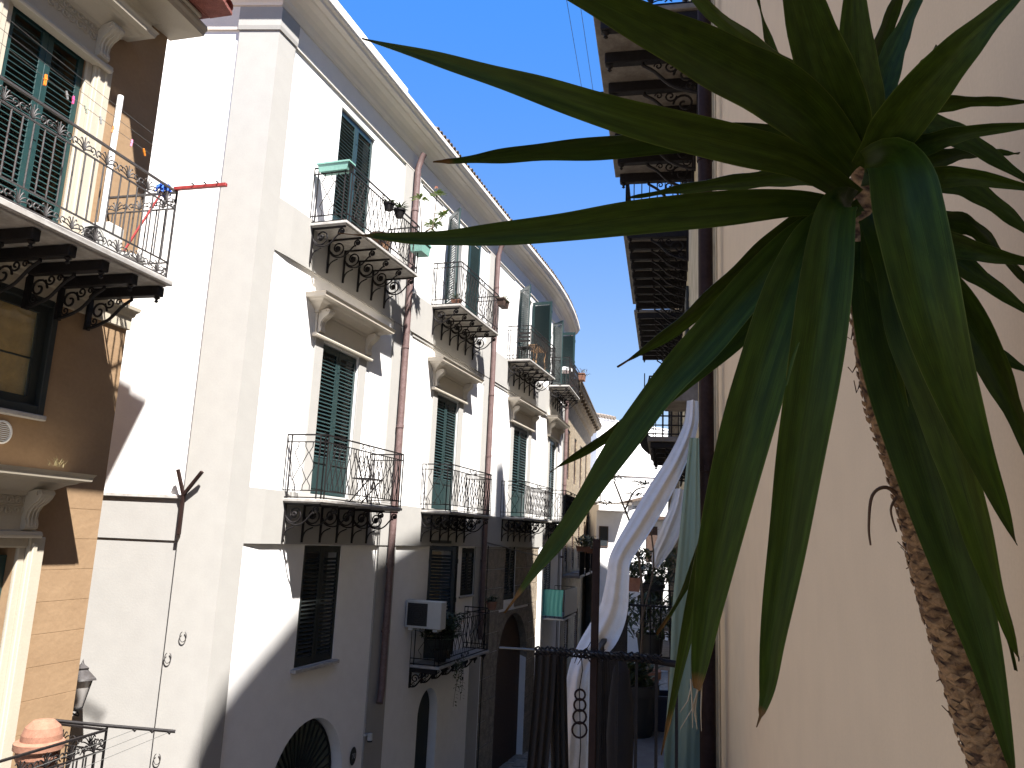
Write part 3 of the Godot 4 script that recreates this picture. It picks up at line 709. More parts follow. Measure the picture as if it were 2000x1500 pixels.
	for b in bays:
		var near: bool = bi < 2
		for row in 2:
			var op: Array = b.d if row == 0 else b.u
			var w: float = op[1] - op[0]; var hh: float = op[3] - op[2]
			var mid: float = (op[0] + op[1]) * 0.5
			var base := local(root, fr(mid, op[2], 0.0))
			room(root, base, V(-w * 0.5, 0, -1.6), V(w * 0.5, hh, -0.25))
			if row == 0:
				# beige surround and hood
				for sg in [-1.0, 1.0]:
					part(root, "jamb", bx(V(sg * w * 0.5, 0.02, -0.02), V(sg * (w * 0.5 + 0.27), hh + 0.02, 0.03), 0.005), M.beige, base)
				door_hood(root, base * T(-w * 0.5 - 0.56, hh + 0.02, 0.0), w + 1.12, M.trim)
			var closed: bool = row == 0 or bi == 0
			if closed:
				for sg in [-1.0, 1.0]:
					var lx := base * Transform3D(Basis.IDENTITY, V(-w * 0.5 + 0.01, 0.02, -0.06))
					if sg > 0: lx = base * T(0.004, 0.02, -0.06)
					shutter(root, lx, w * 0.5 - 0.012, hh - 0.04, 0.72 if row == 0 else 0.45, M.green, M.green, near, 0.068 if near else 0.085, 48.0 if row == 0 else 52.0)
			else:
				# leaves swung out over the balcony, glazed doors behind
				var gd := Shape.new(); var gp := Shape.new()
				for sg in [-1.0, 1.0]:
					var xa: float = -w * 0.5 + 0.03 if sg < 0 else 0.01
					var xb: float = -0.01 if sg < 0 else w * 0.5 - 0.03
					for p in [[xa, xa + 0.07, 0.0, hh], [xb - 0.07, xb, 0.0, hh], [xa + 0.07, xb - 0.07, hh - 0.09, hh], [xa + 0.07, xb - 0.07, 0.0, 0.5]]:
						gd.bb(V(p[0], p[2], -0.16), V(p[1], p[3], -0.11), 0.004)
					gp.bb(V(xa + 0.07, 0.5, -0.14), V(xb - 0.07, hh - 0.09, -0.135))
				var door := part(root, "glazed_door", gd, M.white_paint, base)
				part(door, "pane", gp, M.glass)
				for cx in [-0.3, 0.25]:
					part(door, "curtain", drape(0.42, hh - 0.3, 0.03, 5), M.cloth, T(cx - 0.2, hh - 0.15, -0.19))
				var al_: float = 136.0
				var ar_: float = 175.0 if bi == 1 else 88.0
				shutter(root, base * Transform3D(Basis(Vector3.UP, deg_to_rad(-al_)), V(-w * 0.5, 0.02, 0.03)), w * 0.5 - 0.01, hh - 0.04, 0.0, M.green, M.green, near, 0.062, 74.0)
				shutter(root, base * Transform3D(Basis(Vector3.UP, deg_to_rad(ar_)), V(w * 0.5, 0.02, 0.03)) * T(-w * 0.5 + 0.01, 0, 0), w * 0.5 - 0.01, hh - 0.04, 0.0, M.green, M.green, near, 0.062, 74.0)
			var sl: Array = b.sl if row == 0 else b.su
			lattice_balcony(root, local(root, fr((sl[0] + sl[1]) * 0.5, sl[2], 0.0)) * T(-(sl[1] - sl[0]) * 0.5, 0, 0), sl[1] - sl[0], 0.74, 6)
		bi += 1
	# mezzanine window with closed dark shutters
	var wb := local(root, fr(12.395, -2.22, 0))
	room(root, wb, V(-0.6, 0, -1.6), V(0.6, 1.97, -0.25))
	for sg in [0, 1]:
		shutter(root, wb * T(-0.6 + sg * 0.602, 0.01, -0.03), 0.598, 1.95, 0.0, M.black_green, M.black_green, true, 0.068, 40.0)
	box_on(root, "window_sill", 11.70, 13.09, -2.285, -2.225, -0.2, 0.10, M.marble, 0.008)
	# portal with fanlight
	var pb := local(root, fr(12.5, -4.27, 0))
	part(root, "arch_head", arch_fill(1.15, 1.22, -0.26, -0.0005), M.white, pb)
	var arch_ring := Shape.new()
	var rp := []
	for i in 25: rp.append(V(cos(PI * i / 24.0) * 1.16, sin(PI * i / 24.0) * 1.16, -0.02))
	var fan := Shape.new()
	var fpoly := PackedVector2Array()
	for i in 25: fpoly.append(Vector2(cos(PI * i / 24.0) * 1.15, sin(PI * i / 24.0) * 1.15))
	fan.prism(fpoly, Transform3D.IDENTITY, -0.25, -0.245)
	var door := part(root, "portal_door", bx(V(-1.15, -2.23, -0.255), V(1.15, -0.04, -0.2)), M.black_green, pb)
	part(door, "fanlight", fan, M.fanglass)
	var sp := Shape.new()
	for i in range(1, 20):
		var a := PI * i / 20.0
		sp.beam(V(cos(a) * 0.16, sin(a) * 0.16, -0.22), V(cos(a) * 1.13, sin(a) * 1.13, -0.22), 0.022, 0.03, V(0, 0, 1))
	for rr in [0.16, 0.22, 1.12]:
		var pts := []
		for i in 21: pts.append(V(cos(PI * i / 20.0) * rr, sin(PI * i / 20.0) * rr, -0.22))
		sp.tube(pts, 0.02, 5)
	sp.bb(V(-1.15, -0.06, -0.25), V(1.15, 0.03, -0.17))
	part(door, "fan_grille", sp, M.black_green)
	# lower balcony door of the second bay and the little window beside it
	var db := local(root, fr(17.65, -2.70, 0))
	room(root, db, V(-0.7, 0, -1.6), V(0.7, 2.51, -0.25))
	var dfr := Shape.new()
	dfr.bb(V(-0.40, 0, -0.18), V(-0.34, 2.4, -0.12)); dfr.bb(V(0.34, 0, -0.18), V(0.40, 2.4, -0.12)); dfr.bb(V(-0.4, 2.34, -0.18), V(0.4, 2.42, -0.12))
	var dd := part(root, "glazed_door", dfr, M.white_paint, db)
	part(dd, "curtain", drape(0.7, 2.3, 0.04, 5), M.linen, T(-0.35, 2.33, -0.16))
	shutter(root, db * Transform3D(Basis(Vector3.UP, deg_to_rad(-65)), V(-0.69, 0.02, -0.02)), 0.62, 2.46, 0.4, M.black_green, M.black_green, false, 0.075, 45.0)
	shutter(root, db * Transform3D(Basis(Vector3.UP, deg_to_rad(35)), V(0.69, 0.02, -0.02)) * T(-0.62, 0, 0), 0.62, 2.46, 0.4, M.black_green, M.black_green, false, 0.075, 45.0)
	part(root, "hood", bx(V(-0.75, 2.53, -0.02), V(0.45, 2.60, 0.06), 0.01), M.black_green, db)
	var wb2 := local(root, fr(19.425, -1.45, 0))
	room(root, wb2, V(-0.455, 0, -1.6), V(0.455, 1.18, -0.25))
	for sg in [0, 1]: shutter(root, wb2 * T(-0.452 + sg * 0.453, 0.01, -0.03), 0.45, 1.15, 0.0, M.black_green, M.black_green, false, 0.075, 45.0)
	box_on(root, "window_sill", 18.9, 19.95, -1.50, -1.455, -0.1, 0.05, M.marble, 0.006)
	# scroll-bracketed lower balcony
	var s2 := Shape.new(); s2.bb(V(0, 0, -0.05), V(3.15, 0.06, 0.70), 0.008)
	var lbx := local(root, fr(17.82, -2.78, 0)) * T(-1.58, 0, 0)
	var lbal := part(root, "balcony", s2, M.marble, lbx)
	var lr := Shape.new()
	lattice(lr, V(0.03, 0.06, 0), V(0.03, 0.06, 0.66), 1.0, 0.14, 0.008)
	lattice(lr, V(0.03, 0.06, 0.66), V(3.12, 0.06, 0.66), 1.0, 0.125, 0.008)
	lattice(lr, V(3.12, 0.06, 0), V(3.12, 0.06, 0.66), 1.0, 0.14, 0.008)
	part(lbal, "railing", lr, M.iron)
	for i in 6: part(lbal, "bracket", cast_bracket(0.62, 0.42), M.iron, T(lerp(0.06, 3.09, i / 5.0), 0, 0))
	# small arched door and stone ground floor with its own portal
	part(root, "arch_head", arch_fill(0.55, 0.66, -0.26, -0.0005), M.white, local(root, fr(17.39, -3.93, 0)))
	part(root, "street_door", bx(V(-0.55, -2.57, -0.24), V(0.55, 0.6, -0.2)), M.black_green, local(root, fr(17.39, -3.93, 0)))
	stone_base(root)
	# bay four, lower storey: balcony hung with green sheeting
	var gb := local(root, fr(27.65, -2.5, 0))
	room(root, gb, V(-0.65, 0, -1.6), V(0.65, 2.3, -0.25))
	for sg in [0, 1]: shutter(root, gb * T(-0.648 + sg * 0.65, 0.01, -0.03), 0.645, 2.27, 0.4, M.black_green, M.black_green, false, 0.08, 45.0)
	var gx := local(root, fr(27.9, -2.62, 0)) * T(-1.2, 0, 0)
	var gbal := part(root, "balcony", bx(V(0, 0, -0.05), V(2.6, 0.06, 0.8), 0.008), M.marble, gx)
	var gr := Shape.new()
	for e in [[V(0.03, 0, 0), V(0.03, 0, 0.76)], [V(0.03, 0, 0.76), V(2.57, 0, 0.76)], [V(2.57, 0, 0), V(2.57, 0, 0.76)]]:
		for y in [0.1, 1.0]: gr.beam(e[0] + V(0, y, 0), e[1] + V(0, y, 0), 0.02, 0.02)
		var nbar := int(e[0].distance_to(e[1]) / 0.13)
		for k in nbar + 1:
			var p: Vector3 = e[0].lerp(e[1], float(k) / nbar)
			gr.beam(p + V(0, 0.06, 0), p + V(0, 1.0, 0), 0.014, 0.014)
	part(gbal, "railing", gr, M.iron)
	# drainpipes
	for q in [[14.77, -3.0, 8.32], [20.26, -2.6, 8.3], [30.55, -0.2, 8.3]]:
		var pts := [fr(q[0], q[2], 0.25).origin, fr(q[0], q[2] - 0.1, 0.2).origin, fr(q[0], q[2] - 0.35, 0.125).origin]
		for k in range(1, 10): pts.append(fr(q[0], lerp(q[2] - 0.4, q[1], k / 9.0), 0.125).origin)
		if q[0] < 15.0: pts.append(fr(q[0] - 0.12, q[1] - 0.22, 0.16).origin)
		var cl := []
		for h in [7.0, 5.6, 3.9, 2.2, -0.6, -1.9]: cl.append(fr(q[0], h, 0.125))
		var sh := Shape.new(); sh.tube(pts, 0.068, 14)
		var o := part(root, "drainpipe", sh, M.pipe, inv)
		for x in cl:
			var c := Shape.new()
			c.lathe([Vector2(0.066, -0.03), Vector2(0.078, -0.03), Vector2(0.078, 0.03), Vector2(0.066, 0.03)], Transform3D.IDENTITY, 14)
			c.bb(V(-0.012, -0.012, -0.13), V(0.012, 0.012, -0.07))
			part(o, "clamp", c, M.pipe, x)
	# closing walls behind, so that the house is solid
	var back := Shape.new()
	var e0: Vector2 = offset_plan(plan, -7.0)[2]; var e1: Vector2 = offset_plan(plan, -7.0)[plan.size() - 1]
	var pe: Vector2 = plan[plan.size() - 1]
	back.quad(V(pe.x, 0, pe.y), V(e1.x, 0, e1.y), V(e1.x, EYE + 9.0, e1.y), V(pe.x, EYE + 9.0, pe.y))
	back.quad(V(A0.x, 0, A0.y), V(A0.x - 2, 0, A0.y - 20), V(A0.x - 2, EYE + 9.0, A0.y - 20), V(A0.x, EYE + 9.0, A0.y))
	part(root, "rear_wall", back, M.white, inv)
	var top := Shape.new()
	for i in range(1, plan.size() - 1):
		var a: Vector2 = plan[i]; var b: Vector2 = plan[i + 1]
		var c: Vector2 = offset_plan(plan, -9.0)[i + 1]; var d: Vector2 = offset_plan(plan, -9.0)[i]
		top.quad(V(a.x, EYE + 8.38, a.y), V(b.x, EYE + 8.38, b.y), V(c.x, EYE + 8.38, c.y), V(d.x, EYE + 8.38, d.y))
	part(root, "attic_floor", top, M.white, inv)
	# house number by the portal
	var plate := Shape.new()
	plate.lathe([Vector2(0.001, 0.008), Vector2(0.10, 0.008), Vector2(0.12, 0.0)], Transform3D(Basis(V(1, 0, 0), V(0, 0, 1), V(0, -1.35, 0)), Vector3.ZERO), 20)
	var pl := part(root, "number_plate", plate, M.black_green, local(root, fr(14.02, -4.05, 0.012)))
	var tmesh := TextMesh.new(); tmesh.text = "70"; tmesh.font_size = 16; tmesh.pixel_size = 0.0075; tmesh.depth = 0.004
	var sf := SystemFont.new(); sf.font_names = ["Droid Serif"]; tmesh.font = sf
	part(pl, "numerals", tmesh, M.marble, T(0, 0, 0.012))

func stone_base(root: Node3D) -> void:
	# coursed stone round the big arch, each block a piece of its own
	var y := -6.5
	var row := 0
	while y < -0.25:
		var hh := 0.52 + 0.05 * ((row * 7) % 3)
		if y + hh > -0.24: hh = -0.24 - y
		var s := 20.72 - (0.35 if row % 2 == 1 else 0.0)
		while s < 25.95:
			var w := 0.85 + 0.12 * ((row * 5 + int(s * 3)) % 4)
			var a: float = max(s, 20.72); var b: float = min(s + w, 25.95)
			s += w
			if b - a < 0.05: continue
			var cut := [[a, b]]
			for op in [[21.98, 24.92, -7.0, -2.12], [22.38, 23.42, -1.77, -0.08]]:
				if y + hh * 0.5 > op[2] and y + hh * 0.5 < op[3]:
					var nc := []
					for q in cut:
						if q[0] < op[0]: nc.append([q[0], min(q[1], op[0])])
						if q[1] > op[1]: nc.append([max(q[0], op[1]), q[1]])
					cut = nc
			for q in cut:
				if q[1] - q[0] < 0.04: continue
				box_on(root, "stone_block", q[0] + 0.006, q[1] - 0.006, y + 0.006, y + hh - 0.006, -0.03, 0.022 + rng.randf() * 0.012, M.stone, 0.01)
		y += hh; row += 1
	part(root, "arch_head", arch_fill(1.45, 1.56, -0.26, 0.02), M.stone, local(root, fr(23.45, -3.62, 0)))
	part(root, "street_door", bx(V(-1.45, -2.9, -0.25), V(1.45, 1.5, -0.2), 0.01), M.brown_wood, local(root, fr(23.45, -3.62, 0)))
	var wb := local(root, fr(22.9, -1.75, 0))
	room(root, wb, V(-0.5, 0, -1.6), V(0.5, 1.65, -0.25))
	for sg in [0, 1]: shutter(root, wb * T(-0.498 + sg * 0.5, 0.01, -0.03), 0.495, 1.62, 0.0, M.black_green, M.black_green, false, 0.08, 45.0)
	box_on(root, "pilaster", 26.05, 26.62, -6.5, -0.24, -0.02, 0.08, M.white)
# hanging cloth with folds; x 0..w, y 0 down to -h
func drape(w: float, h: float, amp: float, folds: int, seed_ := 1) -> Shape:
	var sh := Shape.new()
	var nx := folds * 6; var ny := 8
	var r := RandomNumberGenerator.new(); r.seed = seed_
	var ph := r.randf() * TAU
	var g := []
	for j in ny + 1:
		var rowv := []
		for i in nx + 1:
			var u := float(i) / nx; var t := float(j) / ny
			rowv.append(V(u * w + 0.02 * sin(t * 3.0 + ph), -t * h, amp * (0.5 + 0.5 * t) * sin(u * folds * TAU + ph + 0.7 * sin(t * 2.0))))
		g.append(rowv)
	grid_mesh(sh, g)
	return sh
# smooth two-sided sheet from a grid of points
func grid_mesh(sh: Shape, g: Array) -> void:
	var ny := g.size(); var nx: int = g[0].size()
	var base := sh.v.size()
	for j in ny:
		for i in nx:
			var du: Vector3 = g[j][min(i + 1, nx - 1)] - g[j][max(i - 1, 0)]
			var dv: Vector3 = g[min(j + 1, ny - 1)][i] - g[max(j - 1, 0)][i]
			sh.vert(g[j][i], du.cross(dv).normalized() * -1.0)
	for j in ny - 1:
		for i in nx - 1:
			var a := base + j * nx + i
			sh.ix.append_array([a, a + 1, a + nx, a + 1, a + nx + 1, a + nx])
# cast-iron bracket: beam under the slab, pierced scroll web, drop finials
func cast_bracket(depth: float, drop: float) -> ArrayMesh:
	var key := "cast%.2f_%.2f" % [depth, drop]
	if MC.has(key): return MC[key]
	var sh := Shape.new()
	var k := drop / 0.42
	sh.bb(V(-0.05, -0.10 * k, 0.0), V(0.05, -0.002, depth), 0.008)
	sh.bb(V(-0.035, -drop, 0.0), V(0.035, -0.10 * k, 0.03))
	sh.lathe([Vector2(0.0, -0.08), Vector2(0.025, -0.06), Vector2(0.012, -0.04), Vector2(0.04, -0.015), Vector2(0.02, 0.0)], T(0, -0.10 * k, depth - 0.05), 8)
	sh.lathe([Vector2(0.0, -0.05), Vector2(0.02, -0.035), Vector2(0.015, 0.0)], T(0, -0.10 * k, depth * 0.6), 8)
	sh.tube(smooth_pts([V(0, -drop + 0.02, 0.02), V(0, -drop * 0.92, 0.12), V(0, -drop * 0.75, depth * 0.32), V(0, -drop * 0.45, depth * 0.48), V(0, -drop * 0.30, depth * 0.60)], 5), 0.018, 6)
	var cy := -drop * 0.55
	sh.tube(spiral(cy, 0.13 * k, 0.095 * k, 0.02, 0, TAU * 1.3, 20), 0.013, 5)
	sh.tube(spiral(cy + 0.08 * k, 0.25 * k, 0.055 * k, 0.012, PI, PI + TAU * 1.3, 16), 0.011, 5)
	sh.tube(spiral(cy + 0.09 * k, 0.35 * k, 0.035 * k, 0.01, 0, TAU * 1.2, 12), 0.009, 5)
	sh.tube(spiral(cy - 0.1 * k, 0.09 * k, 0.045 * k, 0.01, PI, PI + TAU * 1.2, 12), 0.010, 5)
	MC[key] = sh.mesh()
	return MC[key]

# ------------------------------------------------------------------ the ochre house
var ochre: Node3D
# ornamental band of palmettes between two rails, from a to b, height hh
func palmettes(sh: Shape, a: Vector3, b: Vector3, hh: float, unit := 0.30) -> void:
	var u := (b - a).normalized(); var L := a.distance_to(b)
	var n: int = max(1, int(round(L / unit))); var p := L / n
	for k in n:
		var c := a + u * (p * (k + 0.5))
		for j in 7:
			var an := (j - 3) * 0.42
			var len_: float = hh * (0.78 - 0.05 * abs(j - 3))
			var tipx: float = sin(an) * len_ * 0.95
			var pts := [c + V(0, hh * 0.08, 0), c + u * tipx * 0.35 + V(0, hh * 0.08 + cos(an) * len_ * 0.6, 0), c + u * tipx * 0.8 + V(0, hh * 0.08 + cos(an) * len_ * 0.95, 0), c + u * tipx * 1.1 + V(0, hh * 0.08 + cos(an) * len_ * 0.82, 0)]
			sh.tube(smooth_pts(pts, 3), 0.009, 4, 0.006)
		for sg in [-1.0, 1.0]:
			var pts := []
			for i in 12:
				var t := i / 11.0
				var ang: float = -PI * 0.4 + t * TAU * 1.05
				var rr: float = lerp(hh * 0.24, hh * 0.06, t)
				pts.append(c + u * sg * (p * 0.36 + rr * cos(ang)) + V(0, hh * 0.36 + rr * sin(ang), 0))
			sh.tube(pts, 0.008, 4)
func palmette_side(sh: Shape, a: Vector3, b: Vector3, hgt := 1.05) -> void:
	var u := (b - a).normalized(); var L := a.distance_to(b)
	for y in [0.03, 0.20, hgt - 0.20, hgt]:
		sh.beam(a + V(0, y, 0), b + V(0, y, 0), 0.03 if y == hgt else 0.018, 0.02 if y == hgt else 0.014)
	palmettes(sh, a + V(0, 0.035, 0), b + V(0, 0.035, 0), 0.17)
	palmettes(sh, a + V(0, hgt - 0.195, 0), b + V(0, hgt - 0.195, 0), 0.18)
	var n := int(L / 0.12)
	for k in n + 1:
		var p := a + u * (L * k / n)
		sh.tube([p + V(0, 0.2, 0), p + V(0, hgt - 0.2, 0)], 0.0085, 6)
	for p in [a, b]: sh.tube([p, p + V(0, hgt + 0.02, 0)], 0.014, 7)
func make_ochre() -> void:
	var root := thing("ochre_house", "ochre plaster house with cream door hoods and heavy cornice at left edge", "building", fo(0, -EYE))
	ochre = root
	var ops := [[-2.2, -1.2, 2.72 + EYE, 5.28 + EYE], [-1.95, -1.04, 1.08 + EYE, 2.33 + EYE], [-2.15, -1.09, -3.2 + EYE, -0.3 + EYE]]
	var gro := []
	for k in 17: gro.append(-5.2 + k * 0.333 + EYE)
	var sh := wall_sheet(func(a, h, o): return T(a, h, o), steps(-8.0, 0.0, 8), [0.0, 6.6 + EYE], ops, 0.3, gro, 0.0018)
	part(root, "front_wall", sh, M.ochre)
	var sd := Shape.new()
	sd.quad(V(0, 0, 0), V(0, 0, -9), V(0, EYE + 6.6, -9), V(0, EYE + 6.6, 0))
	sd.quad(V(-8, 0, -9), V(-8, 0, 0), V(-8, EYE + 6.6, 0), V(-8, EYE + 6.6, -9))
	sd.quad(V(-8, EYE + 6.55, 0), V(0, EYE + 6.55, 0), V(0, EYE + 6.55, -9), V(-8, EYE + 6.55, -9))
	part(root, "side_wall", sd, M.ochre)
	var cor := Shape.new()
	cor.hood(-8.0, -0.43, [Vector2(0, 6.16), Vector2(0.05, 6.18), Vector2(0.08, 6.24), Vector2(0.14, 6.28), Vector2(0.50, 6.30), Vector2(0.51, 6.36), Vector2(0.53, 6.40), Vector2(0.53, 6.44), Vector2(0, 6.45)].map(func(q): return Vector2(q.x, q.y + EYE)), Transform3D.IDENTITY, -0.02)
	part(root, "cornice", cor, M.cream_trim)
	part(root, "fascia", bx(V(-8.1, EYE + 6.452, -0.2), V(-0.08, EYE + 6.51, 0.56), 0.015), M.cream_trim)
	var gut := Shape.new()
	gut.bb(V(-8.2, EYE + 6.512, -0.3), V(0.02, EYE + 6.56, 0.60), 0.01); gut.prism(PackedVector2Array([Vector2(0.02, -0.601), Vector2(0.02, -0.93), Vector2(-1.1, -1.16), Vector2(-1.1, -0.601)]), Transform3D(Basis(V(1, 0, 0), V(0, 0, -1), V(0, 1, 0)), V(0, EYE + 6.5125, 0)), 0.0, 0.047)
	var rf := part(root, "roof", gut, M.roof_red)
	var tile := Shape.new()
	tile.lathe([Vector2(0.085, 0.0), Vector2(0.07, 0.5)], Transform3D(Basis(V(1, 0, 0), V(0, 0.25, -0.97), V(0, 0.97, 0.25)), Vector3.ZERO), 8, 0.0, PI)
	var tm := tile.mesh()
	for k in 30: part(rf, "roof_tile", tm, M.roof_red, T(-0.09 - k * 0.2, EYE + 6.56, 0.62 if k > 5 else 0.95 + k * 0.041))
	# belt under the balcony
	var belt := Shape.new()
	belt.hood(-8.0, 0.0, [Vector2(0.02, 2.31), Vector2(0.03, 2.32), Vector2(0.03, 2.46), Vector2(0.05, 2.48), Vector2(0.06, 2.52), Vector2(0.09, 2.55), Vector2(0.095, 2.59), Vector2(0.02, 2.605)].map(func(q): return Vector2(q.x, q.y + EYE)), Transform3D.IDENTITY, -0.02)
	part(root, "belt_course", belt, M.cream_trim)
	# upper balcony door
	var H := EYE + 2.72
	room(root, Transform3D.IDENTITY, V(-2.2, H, -1.7), V(-1.2, H + 2.56, -0.29))
	for sg in [0, 1]:
		shutter(root, T(-2.198 + sg * 0.5, H + 0.02, -0.04), 0.496, 2.52, 0.42, M.green_teal, M.green_teal, true, 0.062, 40.0)
	for q in [[-1.2, -1.12, 0.03], [-1.12, -0.86, 0.07], [-2.28, -2.2, 0.03], [-2.54, -2.28, 0.07]]:
		part(root, "jamb", bx(V(q[0], H, -0.02), V(q[1], H + 2.58, q[2]), 0.01), M.cream_trim)
	for x in [-1.06, -0.95, -2.48, -2.37]:
		part(root, "jamb_fillet", bx(V(x - 0.02, H + 0.1, 0.06), V(x + 0.02, H + 2.5, 0.082), 0.006), M.cream_trim)
	door_hood(root, T(-2.66, EYE + 5.17, 0.03), 1.92, M.cream_trim)
	var fz := Shape.new(); carving(fz, V(-2.2, EYE + 5.42, 0.085), 1.0, 0.2)
	part(root, "carved_frieze", fz, M.cream_trim)
	# balcony
	var s := Shape.new(); s.bb(V(-5.0, EYE + 2.635, -0.05), V(-0.57, EYE + 2.70, 1.05), 0.008); s.bb(V(-4.95, EYE + 2.61, 0.1), V(-0.62, EYE + 2.634, 1.0), 0.006)
	var bal := part(root, "balcony", s, M.marble)
	var rl := Shape.new()
	palmette_side(rl, V(-0.63, EYE + 2.70, 0.99), V(-4.9, EYE + 2.70, 0.99))
	palmette_side(rl, V(-0.63, EYE + 2.70, 0.02), V(-0.63, EYE + 2.70, 0.99))
	part(bal, "railing", rl, M.iron_grey)
	for t in [-0.66, -1.08, -1.5, -1.93, -2.36, -2.8, -3.25, -3.7]:
		part(bal, "bracket", cast_bracket(0.95, 0.48), M.iron, T(t, EYE + 2.608, 0.03))
	# mezzanine window with drawn blind
	var wf := Shape.new()
	for q in [[-1.95, -1.87, 1.08, 2.33], [-1.12, -1.04, 1.08, 2.33], [-1.87, -1.12, 2.25, 2.33], [-1.87, -1.12, 1.08, 1.17]]:
		wf.bb(V(q[0], q[2] + EYE, -0.10), V(q[1], q[3] + EYE, 0.03), 0.008)
	wf.bb(V(-1.87, EYE + 1.17, -0.09), V(-1.81, EYE + 2.25, -0.04)); wf.bb(V(-1.22, EYE + 1.17, -0.09), V(-1.12, EYE + 2.25, -0.04))
	wf.bb(V(-1.81, EYE + 1.66, -0.09), V(-1.22, EYE + 1.675, -0.06)); wf.bb(V(-1.81, EYE + 2.17, -0.09), V(-1.22, EYE + 2.25, -0.04)); wf.bb(V(-1.81, EYE + 1.17, -0.09), V(-1.22, EYE + 1.26, -0.04))
	var win := part(root, "window", wf, M.black_green)
	part(win, "blind", bx(V(-1.9, EYE + 1.1, -0.15), V(-1.1, EYE + 2.3, -0.145)), M.blind)
	part(win, "pane", bx(V(-1.81, EYE + 1.2, -0.072), V(-1.22, EYE + 2.2, -0.069)), M.pane)
	part(root, "window_sill", bx(V(-2.0, EYE + 1.02, -0.2), V(-1.02, EYE + 1.078, 0.06), 0.012), M.marble)
	room(root, Transform3D.IDENTITY, V(-1.95, EYE + 1.08, -1.7), V(-1.04, EYE + 2.33, -0.29))
	var vent := Shape.new()
	vent.lathe([Vector2(0.12, 0.0), Vector2(0.12, 0.02), Vector2(0.10, 0.025), Vector2(0.10, 0.0)], Transform3D(Basis(V(1, 0, 0), V(0, 0, 1), V(0, -1, 0)), Vector3.ZERO), 20)
	for k in 9:
		var y := -0.08 + k * 0.02; var hw := sqrt(0.0100 - y * y)
		vent.bb(V(-hw, y - 0.004, 0.002), V(hw, y + 0.004, 0.016))
	part(root, "vent_grille", vent, M.white_paint, T(-1.50, EYE + 0.84, 0.0))
	# lower door
	room(root, Transform3D.IDENTITY, V(-2.15, EYE - 3.2, -1.7), V(-1.09, EYE - 0.3, -0.29))
	for sg in [0, 1]:
		shutter(root, T(-2.148 + sg * 0.53, EYE - 3.18, -0.12), 0.526, 2.8, 0.6, M.green_teal, M.green_teal, true, 0.066, 45.0)
	for q in [[-1.09, -1.0, 0.03], [-1.0, -0.80, 0.07], [-2.24, -2.15, 0.03], [-2.44, -2.24, 0.07]]:
		part(root, "jamb", bx(V(q[0], EYE - 3.2, -0.02), V(q[1], EYE - 0.19, q[2]), 0.01), M.cream_trim)
	for x in [-0.94, -2.38]:
		part(root, "jamb_fillet", bx(V(x - 0.03, EYE - 3.1, 0.06), V(x + 0.03, EYE - 0.25, 0.09), 0.008), M.cream_trim)
	part(root, "lintel", bx(V(-2.24, EYE - 0.3, -0.02), V(-1.0, EYE - 0.19, 0.05), 0.01), M.cream_trim)
	door_hood(root, T(-2.52, EYE - 0.20, 0.03), 1.79, M.cream_trim)
	var fz2 := Shape.new(); carving(fz2, V(-2.1, EYE + 0.03, 0.085), 1.0, 0.2)
	part(root, "carved_frieze", fz2, M.cream_trim)
	# lower balcony
	var lb := part(root, "balcony", bx(V(-5.0, EYE - 3.28, -0.05), V(-0.24, EYE - 3.2, 0.80), 0.008), M.marble)
	var r2 := Shape.new()
	palmette_side(r2, V(-0.32, EYE - 3.2, 0.74), V(-4.9, EYE - 3.2, 0.74)); palmette_side(r2, V(-0.32, EYE - 3.2, 0.02), V(-0.32, EYE - 3.2, 0.74))
	part(lb, "railing", r2, M.iron)
	part(root, "downpipe", tube_shape([V(-0.71, EYE + 2.85, 0.08), V(-0.71, EYE + 5.02, 0.08)], 0.036, 10), M.white_paint)
func tube_shape(pts: Array, r: float, sides := 8, r2 := -1.0) -> Shape:
	var s := Shape.new(); s.tube(pts, r, sides, r2); return s
func carving(sh: Shape, at: Vector3, w: float, hh: float) -> void:
	var n := 5
	for k in n:
		var c := at + V(w * (k + 0.5) / n, hh * 0.5, 0)
		for sg in [-1.0, 1.0]:
			for d in [-1.0, 1.0]:
				var pts := []
				for i in 12:
					var t := i / 11.0
					var a := t * TAU * 1.15
					var r: float = lerp(0.045, 0.012, t)
					pts.append(c + V(d * (0.05 + r * cos(a)), sg * (0.05 + r * sin(a)), 0.0))
				sh.tube(pts, 0.011, 5)
	sh.tube([at + V(0, hh * 0.5, 0), at + V(w, hh * 0.5, 0)], 0.008, 5)

